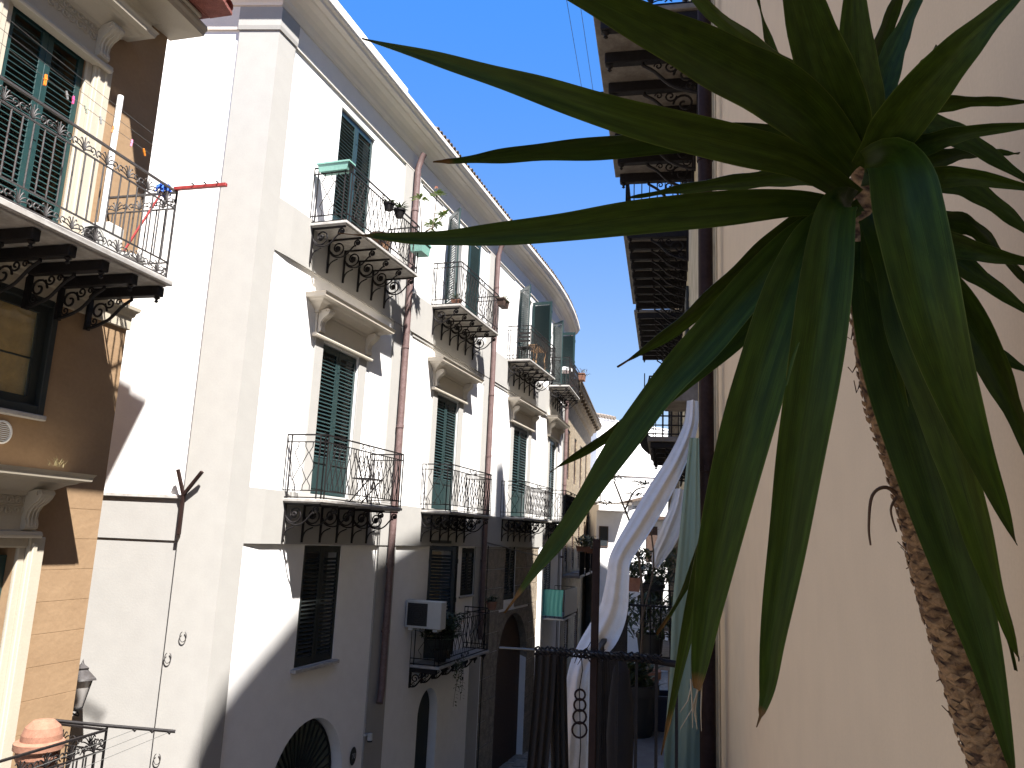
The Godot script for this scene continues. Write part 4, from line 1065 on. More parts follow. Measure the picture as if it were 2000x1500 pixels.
# ------------------------------------------------------------------ right-hand houses
var cream: Node3D
var right2: Node3D
func make_right() -> void:
	var root := thing("cream_house", "plain cream painted house wall close behind the yucca on the right", "building", fq(6.45, -EYE, 0.40))
	cream = root
	# local: x from 0 (far end) towards the camera and past it, y from the ground, z to the street
	var w := Shape.new()
	w.bb(V(0.0, 0, -9.0), V(14.0, EYE + 8.0, 0.0))
	part(root, "wall", w, M.cream)
	part(root, "upper_storey", bx(V(0.0, EYE + 8.004, -9.0), V(2.6, EYE + 12.298, 0.0)), M.cream)
	var sl := Shape.new()
	sl.prism(PackedVector2Array([Vector2(0.0, 12.3), Vector2(2.85, 12.3), Vector2(2.65, 12.62), Vector2(2.32, 12.94), Vector2(1.86, 13.11), Vector2(1.48, 13.22), Vector2(0.94, 13.36), Vector2(0.44, 13.52), Vector2(0.0, 13.58)]), T(0, EYE, 0), -9.0, 0.05)
	part(root, "roof", sl, M.roof)
	part(root, "corner_strip", bx(V(-0.012, 0, 0.0), V(0.10, EYE + 8.0, 0.012), 0.004), M.yellow_wall)
	# brown downpipe at its end
	var pp := [V(0.63, EYE + 9.0, 0.12), V(0.63, 0.0, 0.12)]
	var pipe := part(root, "downpipe", tube_shape(pp, 0.054, 18), M.pipe_brown)
	for y in [0.55, 2.95, 5.35, -1.85]:
		var c := Shape.new()
		c.lathe([Vector2(0.053, -0.025), Vector2(0.062, -0.025), Vector2(0.062, 0.025), Vector2(0.053, 0.025)], Transform3D.IDENTITY, 18)
		c.bb(V(-0.008, -0.008, -0.12), V(0.008, 0.008, -0.05)); c.bb(V(0.05, -0.02, -0.015), V(0.085, 0.02, 0.015))
		part(pipe, "clamp", c, M.pipe_brown, T(0.63, EYE + y, 0.12))
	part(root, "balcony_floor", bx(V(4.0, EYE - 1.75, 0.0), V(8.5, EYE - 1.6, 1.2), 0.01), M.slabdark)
	# the next house, with a row of balconies
	var r2 := thing("balcony_house", "shaded house with rows of iron-bracketed balconies beyond the brown downpipe", "building", fq(6.47, -EYE, 0.33))
	right2 = r2
	# local: x negative is farther away
	var w2 := Shape.new()
	w2.bb(V(-13.9, 0, -8.0), V(0.0, EYE + 11.0, 0.0)); w2.bb(V(-15.1, 0, -8.0), V(-13.902, EYE + 8.4, 0.0))
	part(r2, "wall", w2, M.yellow_wall)
	var par := Shape.new()
	par.prism(PackedVector2Array([Vector2(0.0, 10.9), Vector2(0.0, 13.58), Vector2(-3.7, 13.36), Vector2(-4.6, 13.34), Vector2(-9.6, 12.8), Vector2(-11.1, 12.4), Vector2(-13.9, 11.1), Vector2(-13.9, 10.9)]), T(0, EYE, 0), -8.0, 0.02)
	part(r2, "roof", par, M.roof)
	for q in [[-10.55, 13.5, 0.35], [-10.2, 14.4, 0.55]]:
		part(r2, "chimney", bx(V(q[0] - q[2], EYE + 12.0, -0.8), V(q[0], EYE + q[1], -0.15), 0.02), M.yellow_wall)
	for q in [[-0.35, -3.85, 7], [-5.75, -9.85, 9], [-10.45, -14.6, 9]]:
		var x0: float = q[1]; var x1: float = q[0]
		var s := Shape.new(); s.bb(V(x0, EYE + 5.0, -0.05), V(x1, EYE + 5.06, 1.05), 0.008); s.bb(V(x0 + 0.02, EYE + 5.0605, 1.0), V(x1 - 0.02, EYE + 5.10, 1.02))
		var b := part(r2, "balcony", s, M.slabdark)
		var rl := Shape.new()
		for e in [[V(x0 + 0.04, EYE + 5.06, 0), V(x0 + 0.04, EYE + 5.06, 1.0)], [V(x0 + 0.04, EYE + 5.06, 1.0), V(x1 - 0.04, EYE + 5.06, 1.0)], [V(x1 - 0.04, EYE + 5.06, 0), V(x1 - 0.04, EYE + 5.06, 1.0)]]:
			palmette_side(rl, e[0], e[1])
		part(b, "railing", rl, M.iron)
		for i in q[2]: part(b, "bracket", cast_bracket(0.98, 0.52), M.iron, T(lerp(x1 - 0.08, x0 + 0.08, float(i) / (q[2] - 1)), EYE + 4.998, 0))
	# bow-fronted iron balcony and a wooden box on the wall further down
	var bw := Shape.new()
	bw.bb(V(-7.6, EYE + 1.45, -0.05), V(-4.9, EYE + 1.52, 0.60), 0.008)
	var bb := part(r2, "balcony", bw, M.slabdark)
	var br := Shape.new()
	for k in 22:
		var x := -7.55 + k * 0.125
		br.tube(smooth_pts([V(x, EYE + 1.52, 0.56), V(x, EYE + 1.68, 0.76), V(x, EYE + 1.95, 0.80), V(x, EYE + 2.2, 0.64), V(x, EYE + 2.40, 0.58)], 3), 0.008, 5)
	for k in 6:
		var z := 0.0 + k * 0.13
		for x in [-4.95, -7.55]: br.tube(smooth_pts([V(x, EYE + 1.52, z), V(x + 0.12, EYE + 1.72, z), V(x + 0.12, EYE + 1.98, z), V(x, EYE + 2.25, z), V(x, EYE + 2.45, z)], 3), 0.008, 5)
	for y in [[1.56, 0.6], [1.82, 0.80], [2.08, 0.74], [2.40, 0.58]]:
		br.tube([V(-4.92, EYE + y[0], 0), V(-4.92, EYE + y[0], y[1]), V(-7.58, EYE + y[0], y[1]), V(-7.58, EYE + y[0], 0)], 0.012, 5)
	part(bb, "railing", br, M.iron)
	for i in 5: part(bb, "bracket", cast_bracket(0.56, 0.36), M.iron, T(lerp(-5.0, -7.5, i / 4.0), EYE + 1.448, 0))
	var bo := Shape.new(); bo.bb(V(-2.9, EYE + 1.55, -0.02), V(-2.2, EYE + 2.0, 0.36), 0.01)
	part(r2, "meter_box", bo, M.slabdark)
	# dark doors along the lower floors
	for q in [[-4.4, -1.6, 1.0, 2.5], [-8.6, -1.6, 1.1, 2.5], [-12.6, -1.6, 1.1, 2.6], [-6.4, 1.52, 1.0, 2.4], [-11.6, 1.3, 1.1, 2.3], [-2.6, 5.07, 1.1, 2.6], [-8.3, 5.07, 1.1, 2.6], [-13.0, 5.07, 1.1, 2.6]]:
		var d := shutter(r2, T(q[0], EYE + q[1], 0.03), q[2] * 0.5, q[3], 0.5, M.black_green, M.black_green, false, 0.09, 45.0)
		shutter(r2, T(q[0] + q[2] * 0.5, EYE + q[1], 0.03), q[2] * 0.5, q[3], 0.5, M.black_green, M.black_green, false, 0.09, 45.0)
	for q in [[-5.2, -8.2, -1.62], [-9.2, -13.6, -1.5]]:
		var b := part(r2, "balcony", bx(V(q[1], EYE + q[2] - 0.07, -0.05), V(q[0], EYE + q[2], 0.72), 0.008), M.slabdark)
		var rl := Shape.new()
		for e in [[V(q[1], 0, 0), V(q[1], 0, 0.68)], [V(q[1], 0, 0.68), V(q[0], 0, 0.68)], [V(q[0], 0, 0), V(q[0], 0, 0.68)]]:
			var a: Vector3 = e[0] + V(0, EYE + q[2], 0); var c: Vector3 = e[1] + V(0, EYE + q[2], 0)
			for y in [0.1, 1.0]: rl.beam(a + V(0, y, 0), c + V(0, y, 0), 0.02, 0.02)
			var nb := int(a.distance_to(c) / 0.12)
			for k in nb + 1:
				var p := a.lerp(c, float(k) / nb); rl.beam(p, p + V(0, 1.0, 0), 0.014, 0.014)
		part(b, "railing", rl, M.iron)
	# third house on the right, past a slit of sky
	var r3 := thing("far_right_house", "shaded far house on the right side of the street past the balconies", "building", fq(22.75, -EYE, 0.1))
	var w3 := Shape.new(); w3.bb(V(-16.0, 0, -9.0), V(0.0, EYE + 10.3, 0.0))
	part(r3, "wall", w3, M.tuff)
	for q in [[-2.0, -1.0], [-5.5, -1.0], [-2.0, 3.0], [-5.5, 3.0]]:
		for k in 2: shutter(r3, T(q[0] + k * 0.6, EYE + q[1], 0.03), 0.58, 2.4, 0.4, M.black_green, M.black_green, false, 0.1, 45.0)

# the neighbour's balcony: floor, end railing, tall corner post
func make_neighbour() -> void:
	# local frame: x back towards the camera from s = 4.5, z to the street
	var root := thing("neighbour_balcony", "dark neighbouring balcony with iron rail and tall corner post", "balcony", fq(4.5, -1.6, 0.40))
	part(root, "slab", bx(V(-3.9, -0.14, 0.0), V(0.0, 0.0, 0.82), 0.012), M.tile_floor)
	part(root, "corner_post", bx(V(-0.02, 0.0, 0.76), V(0.02, 1.62, 0.80), 0.004), M.pipe_brown)
	part(root, "top_rail", tube_shape([V(0, 0.985, 0.34), V(0, 1.0, 0.5), V(0, 1.0, 0.78)], 0.019, 10), M.iron)
	var fr_ := Shape.new()
	fr_.beam(V(0, 1.0, 0.78), V(-3.85, 1.0, 0.78), 0.03, 0.02); fr_.beam(V(0, 0.08, 0.78), V(-3.85, 0.08, 0.78), 0.02, 0.015)
	fr_.beam(V(-3.85, 1.0, 0.78), V(-3.85, 1.0, 0.0), 0.03, 0.02)
	part(root, "front_rail", fr_, M.iron)
	for k in 5: part(root, "baluster", bx(V(-0.008, 0.0, 0.0), V(0.008, 0.985, 0.016)), M.iron, T(0, 0, 0.335 + k * 0.105))
	for k in 24: part(root, "baluster", bx(V(-0.008, 0.0, 0.0), V(0.008, 0.985, 0.016)), M.iron, T(-0.16 - k * 0.155, 0, 0.772))
	var rod := part(root, "drying_rod", tube_shape([V(0.03, 1.02, 0.5), V(0.03, 1.01, 1.30)], 0.0065, 6), M.steel)
	var tw := Shape.new()
	var r := RandomNumberGenerator.new(); r.seed = 4
	for j in 4:
		var pts := []
		for i in 40:
			var t := i / 39.0
			pts.append(V(0.03 + 0.022 * cos(t * 40.0 + j * 1.6) + r.randf_range(-0.006, 0.006), 1.01 + 0.020 * sin(t * 40.0 + j * 1.6) + r.randf_range(-0.006, 0.006), lerp(0.42, 1.10, t)))
		tw.tube(pts, 0.006, 4)
	for k in 22:
		var z := r.randf_range(0.5, 1.08); var up := r.randf_range(-0.07, 0.08)
		tw.tube([V(0.03, 1.01, z), V(0.03 + r.randf_range(-0.03, 0.03), 1.01 + up, z + r.randf_range(-0.04, 0.04))], 0.004, 4, 0.0015)
	part(root, "twisted_wire", tw, M.iron)

# ------------------------------------------------------------------ far end of the street
func make_far() -> void:
	var d := hd(10.5); var n := hn(10.5)
	var bs := Basis(d, Vector3.UP, n)
	var st := thing("stone_house", "old tan stone house with deep eaves after the white palazzo", "building", Transform3D(bs, V(2.45, 0, -34.1)))
	var ops := [[0.6, 1.7, 9.2, 11.4], [3.6, 4.7, 9.2, 11.4], [6.6, 7.7, 9.2, 11.4], [9.8, 10.9, 9.2, 11.4], [0.6, 1.7, 5.2, 7.6], [3.6, 4.7, 5.2, 7.6], [6.6, 7.7, 5.2, 7.6], [9.8, 10.9, 5.2, 7.6], [1.5, 3.0, 0, 3.2], [6.0, 7.6, 0, 3.2]]
	var w := wall_sheet(func(a, h, o): return T(a, h, o), steps(0.0, 13.4, 6), [0.0, 13.3], ops, 0.3)
	part(st, "front_wall", w, M.tuff)
	var sd := Shape.new()
	sd.quad(V(13.4, 0, 0), V(13.4, 0, -8), V(13.4, 13.3, -8), V(13.4, 13.3, 0)); sd.quad(V(0, 0, -8), V(0, 0, 0), V(0, 13.3, 0), V(0, 13.3, -8))
	part(st, "end_wall", sd, M.tuff)
	for op in ops:
		room(st, Transform3D.IDENTITY, V(op[0], op[2], -1.7), V(op[1], op[3], -0.29))
		for k in 2: shutter(st, T(op[0] + k * (op[1] - op[0]) * 0.5, op[2], -0.06), (op[1] - op[0]) * 0.5, op[3] - op[2], 0.4, M.brown_wood, M.brown_wood, false, 0.1, 45.0)
	var ev := Shape.new(); ev.hood(0.35, 13.1, [Vector2(0.02, 12.7), Vector2(0.10, 12.75), Vector2(0.14, 12.9), Vector2(0.3, 13.0), Vector2(0.34, 13.12), Vector2(0.55, 13.2), Vector2(0.58, 13.36), Vector2(0.0, 13.45)], Transform3D.IDENTITY, -0.02)
	part(st, "cornice", ev, M.tuff)
	var rf := Shape.new(); rf.quad(V(-0.2, 13.42, 0.62), V(13.6, 13.42, 0.62), V(13.6, 15.0, -6), V(-0.2, 15.0, -6)); rf.bb(V(-0.2, 13.37, 0.5), V(13.6, 13.43, 0.64))
	part(st, "roof", rf, M.roof)
	for k in 14: part(st, "rafter", bx(V(0.3 + k * 0.95, 13.0, 0.1), V(0.42 + k * 0.95, 13.14, 0.5)), M.tuff)
	for q in [[0.0, 5.0], [3.0, 5.0], [6.0, 5.0], [9.2, 5.0]]:
		var b := part(st, "balcony", bx(V(q[0], q[1], -0.05), V(q[0] + 2.3, q[1] + 0.1, 0.75), 0.01), M.slabdark)
		var rl := Shape.new()
		for y in [0.1, 1.1]: rl.beam(V(q[0], q[1] + y, 0.72), V(q[0] + 2.3, q[1] + y, 0.72), 0.03, 0.03)
		for k in 19: rl.beam(V(q[0] + k * 0.128, q[1] + 0.1, 0.72), V(q[0] + k * 0.128, q[1] + 1.1, 0.72), 0.018, 0.018)
		part(b, "railing", rl, M.iron)
	# white house closing the view
	var wh := thing("white_tower_house", "tall blank white house closing the street in full sun", "building", Transform3D(Basis(Vector3.UP, deg_to_rad(38.0)), V(5.9, 0, -53.0)))
	part(wh, "wall", bx(V(0, 0, -8), V(7.2, 14.75, 0), 0.03), M.white)
	part(wh, "coping", bx(V(-0.05, 14.752, -8.05), V(7.25, 14.86, 0.06), 0.02), M.white)
	for k in 6:
		part(wh, "roof_tile", tube_shape([V(0.1 + k * 0.28, 14.95, 0.15), V(0.1 + k * 0.28, 15.15, -0.6)], 0.13, 8), M.roof_grey)
	part(wh, "wall_pipe", tube_shape([V(7.28, 6.0, -0.1), V(7.28, 14.4, -0.1)], 0.06, 8), M.iron_grey)
	var lw := thing("white_terrace_house", "low sunlit white house with flat terrace in front of tall white house", "building", Transform3D(Basis(Vector3.UP, deg_to_rad(8.0)), V(5.2, 0, -47.5)))
	part(lw, "wall", bx(V(0, 0, -5), V(5.6, 10.5, 0), 0.03), M.white)
	part(lw, "coping", bx(V(-0.05, 10.502, -5.05), V(5.65, 10.6, 0.06), 0.02), M.white)
	part(lw, "downpipe", tube_shape([V(0.4, 0, 0.08), V(0.4, 10.4, 0.08)], 0.05, 8), M.white_paint)
	var gh := thing("gable_house", "small sunlit house with sloping tiled gable below the white terrace", "building", Transform3D(Basis(Vector3.UP, deg_to_rad(4.0)), V(4.9, 0, -43.5)))
	var g := Shape.new()
	g.prism(PackedVector2Array([Vector2(0, 0), Vector2(4.6, 0), Vector2(4.6, 9.5), Vector2(1.9, 8.75), Vector2(1.9, 8.55), Vector2(0, 8.55)]), Transform3D.IDENTITY, -3.6, 0.0)
	part(gh, "wall", g, M.white)
	part(gh, "roof", bx(V(-0.02, 8.56, -3.6), V(1.88, 8.68, 0.25), 0.01), M.slabdark)
	var rv := Shape.new(); rv.beam(V(1.9, 8.82, -1.7), V(4.75, 9.62, -1.7), 3.9, 0.12, V(0, 1, 0))
	part(gh, "gable_tiles", rv, M.roof)
	part(gh, "eave", bx(V(-0.06, 8.2, 0.002), V(1.5, 8.54, 0.9), 0.02), M.white)
	var wn := part(gh, "window", bx(V(0.15, 6.3, 0.002), V(0.65, 7.4, 0.05)), M.brown_wood)
	part(wn, "pane", bx(V(0.2, 6.36, 0.05), V(0.6, 7.34, 0.056)), M.glass)
	var dr := part(gh, "shutter", bx(V(2.75, 5.6, 0.002), V(3.35, 7.5, 0.06)), M.brown_wood)
	part(gh, "awning", bx(V(2.5, 7.85, 0.002), V(4.5, 8.05, 0.5), 0.01), M.brown_wood)
	part(gh, "window_sill", bx(V(2.6, 5.5, 0.002), V(3.5, 5.58, 0.15)), M.white)
	# light closing wall far behind, down the street
	var eh := thing("street_end_house", "pale house far down at the end of the street", "building", T(-14, 0, -72))
	part(eh, "wall", bx(V(0, 0, -6), V(40, 8.0, 0), 0.03), M.beige)
	part(eh, "door", bx(V(21, 0, 0.002), V(22.4, 2.6, 0.05)), M.brown_wood)

func make_ground() -> void:
	var g := Shape.new()
	g.bb(V(-250, -0.4, -300), V(250, -0.008, 200))
	struct("street", g, M.street)
	# paving slabs of the carriageway: separate stones with open joints
	var pv := Shape.new()
	var o := Node3D.new(); o.name = "pavement"; add_child(o); o.set_meta("kind", "structure")
	var ms := []
	for k in 4:
		var s := Shape.new(); s.box(T(0, 0, 0), V(0.78 - 0.03 * k, 0.05, 0.42), 0.012); ms.append(s.mesh())
	var r := RandomNumberGenerator.new(); r.seed = 8
	var cnt := 0
	for j in 32:
		for i in 9:
			var s := 16.0 + j * 0.44; var a := -5.0 + i * 0.80 + (0.4 if j % 2 == 1 else 0.0)
			if a < -5.2 or a > 1.2: continue
			var f := fq(s, -EYE, 0.0)
			var p := f.origin - f.basis.z * a
			cnt += 1
			if cnt > 290: continue
			part(o, "paving_stone", ms[r.randi() % 4], M.paver, Transform3D(f.basis, Vector3(p.x, 0.002 + r.randf() * 0.008, p.z)))

# ------------------------------------------------------------------ yucca
func P3(a: Array) -> Vector3: return Vector3(a[0], a[1], a[2])
func yucca_leaf(ctrl: Array, width: float, roll: float, tip: int, tone: Color, r: RandomNumberGenerator) -> Shape:
	var pts := smooth_pts(ctrl, 7)
	var m := pts.size(); var nc := 12
	var xs := [-1.0, -0.965, -0.8, -0.55, -0.3, -0.08, 0.0, 0.08, 0.3, 0.55, 0.8, 0.965, 1.0]
	var sh := Shape.new(); sh.colored = true; sh.has_uv = true
	var eye := V(0, EYE, 0)
	var g := []; var cols := []; var nrm := []
	var streak := []
	for k in nc + 1: streak.append(r.randf_range(0.86, 1.12))
	var wob := r.randf() * TAU
	for i in m:
		var u := float(i) / (m - 1)
		var t: Vector3 = (pts[min(i + 1, m - 1)] - pts[max(i - 1, 0)]).normalized()
		var side := t.cross((pts[i] - eye).normalized()).normalized()
		side = side.rotated(t, deg_to_rad(roll * (0.4 + 0.6 * u)) + 0.10 * sin(u * 7.0 + wob))
		var nn := side.cross(t).normalized()
		var f: float = lerp(0.62, 1.0, smoothstep(0.0, 0.3, u)) * (1.0 - pow(max(0.0, (u - 0.33) / 0.67), 1.45))
		if tip == 2: f = lerp(0.62, 1.0, smoothstep(0.0, 0.3, u)) * (1.0 - 0.86 * pow(max(0.0, (u - 0.4) / 0.6), 2.2))
		f = max(f, 0.02)
		if tip == 1 and u > 0.93: f *= 0.6
		var hw: float = width * 0.5 * f / max(0.7, cos(deg_to_rad(roll) * 0.7)) * 0.88
		var row := []; var rc := []; var rn := []
		for k in nc + 1:
			var x: float = xs[k]
			var fold: float = 0.30 * hw * pow(abs(x), 1.15)
			var rip: float = 0.0018 * sin(u * 31.0 + x * 2.0 + wob) * abs(x)
			row.append(pts[i] + side * hw * x - nn * (fold + rip))
			rn.append((nn + side * 0.36 * clamp(x * 3.0, -1.0, 1.0)).normalized())
			var c: Color = tone * (streak[k] * (0.93 + 0.07 * sin(u * 23.0 + k * 1.7 + wob)))
			if k == 0 or k == nc: c = tone.lerp(Color(0.20, 0.23, 0.05), 0.75)
			if (tip == 1 and u > 0.92) or (tip == 2 and u > 0.97): c = Color(0.25, 0.13, 0.045) * r.randf_range(0.7, 1.2)
			elif u > 0.97: c = c.lerp(Color(0.10, 0.06, 0.02), 0.6)
			c.a = 1.0
			rc.append(c)
		g.append(row); cols.append(rc); nrm.append(rn)
	var th := 0.0012
	for lay in [1.0, -1.0]:
		var base := sh.v.size()
		for i in m:
			for k in nc + 1:
				sh.col = cols[i][k]
				sh.cuv = Vector2((xs[k] + 1.0) * 0.5, float(i) / (m - 1) + wob * 0.2)
				var edge := 0.0 if (k == 0 or k == nc) else 1.0
				sh.vert(g[i][k] + nrm[i][k] * th * 0.5 * lay * edge, nrm[i][k] * lay)
		for i in m - 1:
			for k in nc:
				var a := base + i * (nc + 1) + k
				if lay > 0: sh.ix.append_array([a, a + nc + 1, a + 1, a + 1, a + nc + 1, a + nc + 2])
				else: sh.ix.append_array([a, a + 1, a + nc + 1, a + 1, a + nc + 2, a + nc + 1])
	return sh
func make_yucca() -> void:
	var base := V(0.70, EYE - 1.6, -0.60)
	var root := thing("yucca_plant", "big potted yucca with long drooping green leaves in front of cream wall", "plant", Transform3D(Basis.IDENTITY, base))
	var inv := T(-base.x, -base.y, -base.z)
	var r := RandomNumberGenerator.new(); r.seed = 21
	var tones := [Color(0.057, 0.092, 0.011), Color(0.063, 0.097, 0.011), Color(0.051, 0.086, 0.012), Color(0.054, 0.087, 0.012)]
	var i := 0
	for L in YUCCA:
		var ctrl := []
		for q in L[0]: ctrl.append(P3(q))
		var tone: Color = tones[i % 4]
		part(root, "leaf", yucca_leaf(ctrl, L[1], L[2], L[3], tone, r), M.leaf, inv)
		i += 1
	# trunk with rings of old leaf scars
	var ctrl := []
	for q in TRUNK: ctrl.append(P3(q))
	ctrl.append(V(0.70, EYE - 1.25, -0.60))
	var pts := smooth_pts(ctrl, 30)
	var tr := Shape.new(); tr.colored = true
	var sides := 30
	var nx := V(1, 0, 0); var m := pts.size()
	var rows := []
	for j in m:
		var t: Vector3 = (pts[min(j + 1, m - 1)] - pts[max(j - 1, 0)]).normalized()
		nx = (nx - t * nx.dot(t)).normalized()
		var ny := t.cross(nx)
		var rr: float = lerp(0.0145, 0.0205, clamp(float(j) / m * 1.4, 0, 1)) * (1.0 + 0.06 * sin(j * 0.045) + 0.04 * sin(j * 0.11 + 1.0))
		var row := []
		for k in sides + 1:
			var a := TAU * k / sides
			var ring := absf(sin(j * 0.55 + 1.1 * sin(a * 3.0 + 2.0 * floor(j * 0.175))))
			var rad := rr * (0.93 + 0.09 * ring + 0.03 * sin(a * 7.0 + j * 1.9))
			row.append(pts[j] + (nx * cos(a) + ny * sin(a)) * rad)
		rows.append(row)
	var b0 := tr.v.size()
	for j in m:
		for k in sides + 1:
			var du: Vector3 = rows[j][(k + 1) % sides] - rows[j][(k + sides - 1) % sides]
			var dv: Vector3 = rows[min(j + 1, m - 1)][k] - rows[max(j - 1, 0)][k]
			var a := TAU * k / sides
			var ring := absf(sin(j * 0.55 + 1.1 * sin(a * 3.0 + 2.0 * floor(j * 0.175))))
			var pale := Color(0.52, 0.34, 0.18); var dark := Color(0.085, 0.045, 0.025)
			tr.col = dark.lerp(pale, clamp(ring * 1.5 - 0.42 + r.randf_range(-0.3, 0.3), 0, 1))
			var nn := dv.cross(du).normalized()
			if nn.dot(rows[j][k] - pts[j]) < 0: nn = -nn
			tr.vert(rows[j][k], nn)
	for j in m - 1:
		for k in sides:
			var a := b0 + j * (sides + 1) + k
			tr.ix.append_array([a, a + sides + 1, a + 1, a + 1, a + sides + 1, a + sides + 2])
	part(root, "trunk", tr, M.bark_v, inv)
	# raised scars of fallen leaves, ring over ring
	var sr := Shape.new(); sr.colored = true
	var acc := 0.0; var ringi := 0
	for j in range(40, m - 3):
		acc += pts[j].distance_to(pts[j - 1])
		if acc < 0.0085: continue
		acc = 0.0; ringi += 1
		var t: Vector3 = (pts[j + 1] - pts[j - 1]).normalized()
		var ux := t.cross(V(0.2, 0.1, 1.0)).normalized(); var uy := t.cross(ux)
		var rr: float = lerp(0.0150, 0.0212, clamp(float(j) / m * 1.4, 0, 1)) * (1.0 + 0.06 * sin(j * 0.045) + 0.04 * sin(j * 0.11 + 1.0))
		for k in 7:
			var a := TAU * (k + 0.5 * (ringi % 2)) / 7.0 + r.randf_range(-0.12, 0.12)
			var wv := 0.40 * r.randf_range(0.75, 1.1); var hh := 0.0052 * r.randf_range(0.7, 1.2)
			var lift := r.randf_range(0.0004, 0.0022)
			sr.col = Color(0.50, 0.33, 0.175).lerp(Color(0.16, 0.085, 0.04), r.randf() * 0.75)
			var q := []
			for e in [[-wv, 0.0, 0.0], [0.0, -hh, lift], [wv, 0.0, 0.0], [0.0, hh, lift * 0.3]]:
				q.append(pts[j] + (ux * cos(a + e[0]) + uy * sin(a + e[0])) * (rr + e[2]) + t * e[1])
			var c: Vector3 = pts[j] + (ux * cos(a) + uy * sin(a)) * (rr + lift + 0.0006)
			for e in 4:
				var p0: Vector3 = q[e]; var p1: Vector3 = q[(e + 1) % 4]
				if (p0 - c).cross(p1 - c).dot(c - pts[j]) > 0.0: sr.tri(c, p0, p1)
				else: sr.tri(c, p1, p0)
	var srn := part(root, "leaf_scars", sr, M.bark_v, inv); srn.set_meta("kind", "stuff")
	# dry shreds that hang from the trunk
	var sc := Shape.new()
	for k in 70:
		var j := r.randi_range(60, m - 60)
		var t: Vector3 = (pts[j + 1] - pts[j - 1]).normalized()
		var s := t.cross(V(r.randf_range(-1, 1), r.randf_range(-0.2, 0.2), r.randf_range(-1, 1))).normalized()
		var p: Vector3 = pts[j] + s * 0.0165
		sc.tube([p - t * 0.004, p + s * r.randf_range(0.002, 0.006) + t * 0.004, p + s * r.randf_range(0.002, 0.011) - t * r.randf_range(-0.006, 0.012)], 0.0012, 4, 0.0005)
	var ff := part(root, "dry_fibres", sc, M.dry, inv); ff.set_meta("kind", "stuff")
	# the curled dry leaf stub half way down
	var q0: Vector3 = pts[int(m * 0.42)]
	part(root, "dry_leaf", tube_shape(smooth_pts([q0 + V(-0.012, 0.0, 0), q0 + V(-0.030, 0.012, 0.006), q0 + V(-0.048, 0.002, 0.01), q0 + V(-0.054, -0.03, 0.012), q0 + V(-0.053, -0.05, 0.012)], 5), 0.0026, 5, 0.001), M.dry, inv)
	part(root, "dry_leaf", tube_shape(smooth_pts([q0 + V(-0.018, 0.004, 0.004), q0 + V(-0.028, -0.012, 0.008), q0 + V(-0.024, -0.035, 0.01)], 5), 0.0018, 5, 0.0008), M.dry, inv)
	# frayed end of the torn hanging leaf
	var fy := Shape.new()
	var tl := P3(YUCCA[8][0][6])
	for k in 6:
		var d := V(r.randf_range(-0.02, 0.006), -r.randf_range(0.01, 0.035), r.randf_range(-0.006, 0.006))
		fy.tube([tl + V(r.randf_range(-0.006, 0.006), 0.008, 0), tl + d * 0.5 + V(r.randf_range(-0.004, 0.004), 0, 0), tl + d], 0.0008, 4, 0.0003)
	part(root, "frayed_tip", fy, M.straw, inv)
	var pot := Shape.new()
	pot.lathe([Vector2(0.0, 0.0), Vector2(0.13, 0.0), Vector2(0.19, 0.32), Vector2(0.21, 0.32), Vector2(0.21, 0.37), Vector2(0.18, 0.37), Vector2(0.17, 0.31), Vector2(0.0, 0.31)], Transform3D.IDENTITY, 28)
	part(root, "pot", pot, M.terracotta)

# ------------------------------------------------------------------ cloths
func cloth_strip(ctrl: Array, folds: float, amp: float, seed_: int) -> Shape:
	var pts := []; var wd := []
	for q in ctrl: pts.append(V(q[0], q[1], q[2])); wd.append(V(q[3], 0, 0))
	var pp := smooth_pts(pts, 6); var ww := smooth_pts(wd, 6)
	var r := RandomNumberGenerator.new(); r.seed = seed_
	var ph := r.randf() * TAU
	var eye := V(0, EYE, 0)
	var g := []
	var nx := 28
	for j in pp.size():
		var t: Vector3 = (pp[min(j + 1, pp.size() - 1)] - pp[max(j - 1, 0)]).normalized()
		var side := t.cross((pp[j] - eye).normalized()).normalized()
		var nn := side.cross(t)
		var row := []
		var v := float(j) / pp.size()
		for k in nx + 1:
			var x := -1.0 + 2.0 * k / nx
			var wv: float = sin(x * folds * PI + ph + 0.8 * sin(v * 5.0 + ph)) + 0.4 * sin(x * folds * 2.3 * PI + 2.0 * ph + v * 4.0)
			row.append(pp[j] + side * (ww[j].x * 0.5 * (x + 0.03 * sin(v * 16.0 + ph))) + nn * amp * wv * min(1.0, ww[j].x / 0.2))
		g.append(row)
	var sh := Shape.new(); grid_mesh(sh, g)
	return sh

# ------------------------------------------------------------------ small plants and things
func leaflet(sh: Shape, p: Vector3, d: Vector3, len_: float, w: float, c: Color) -> void:
	var s := d.cross(Vector3.UP)
	if s.length() < 0.1: s = V(1, 0, 0)
	s = s.normalized() * w * 0.5
	var droop := V(0, -len_ * 0.18, 0)
	var mid := p + d * len_ * 0.5; var end := p + d * len_ + droop
	var k := V(0, w * 0.12, 0)
	sh.col = c
	sh.tri(p, mid + s + k, mid); sh.tri(p, mid, mid - s + k); sh.tri(mid, mid + s + k, end); sh.tri(mid, end, mid - s + k)
func tuft(sh: Shape, at: Vector3, n: int, len_: float, w: float, spread: float, up: float, tone: Color, r: RandomNumberGenerator, rad := 0.0) -> void:
	sh.colored = true
	for i in n:
		var a := r.randf() * TAU
		var d := V(cos(a) * spread, up * r.randf_range(0.2, 1.0), sin(a) * spread).normalized()
		var p := at + V(r.randf_range(-rad, rad), r.randf_range(-rad, rad) * 0.7, r.randf_range(-rad, rad))
		leaflet(sh, p, d, len_ * r.randf_range(0.6, 1.1), w, tone * r.randf_range(0.7, 1.3))
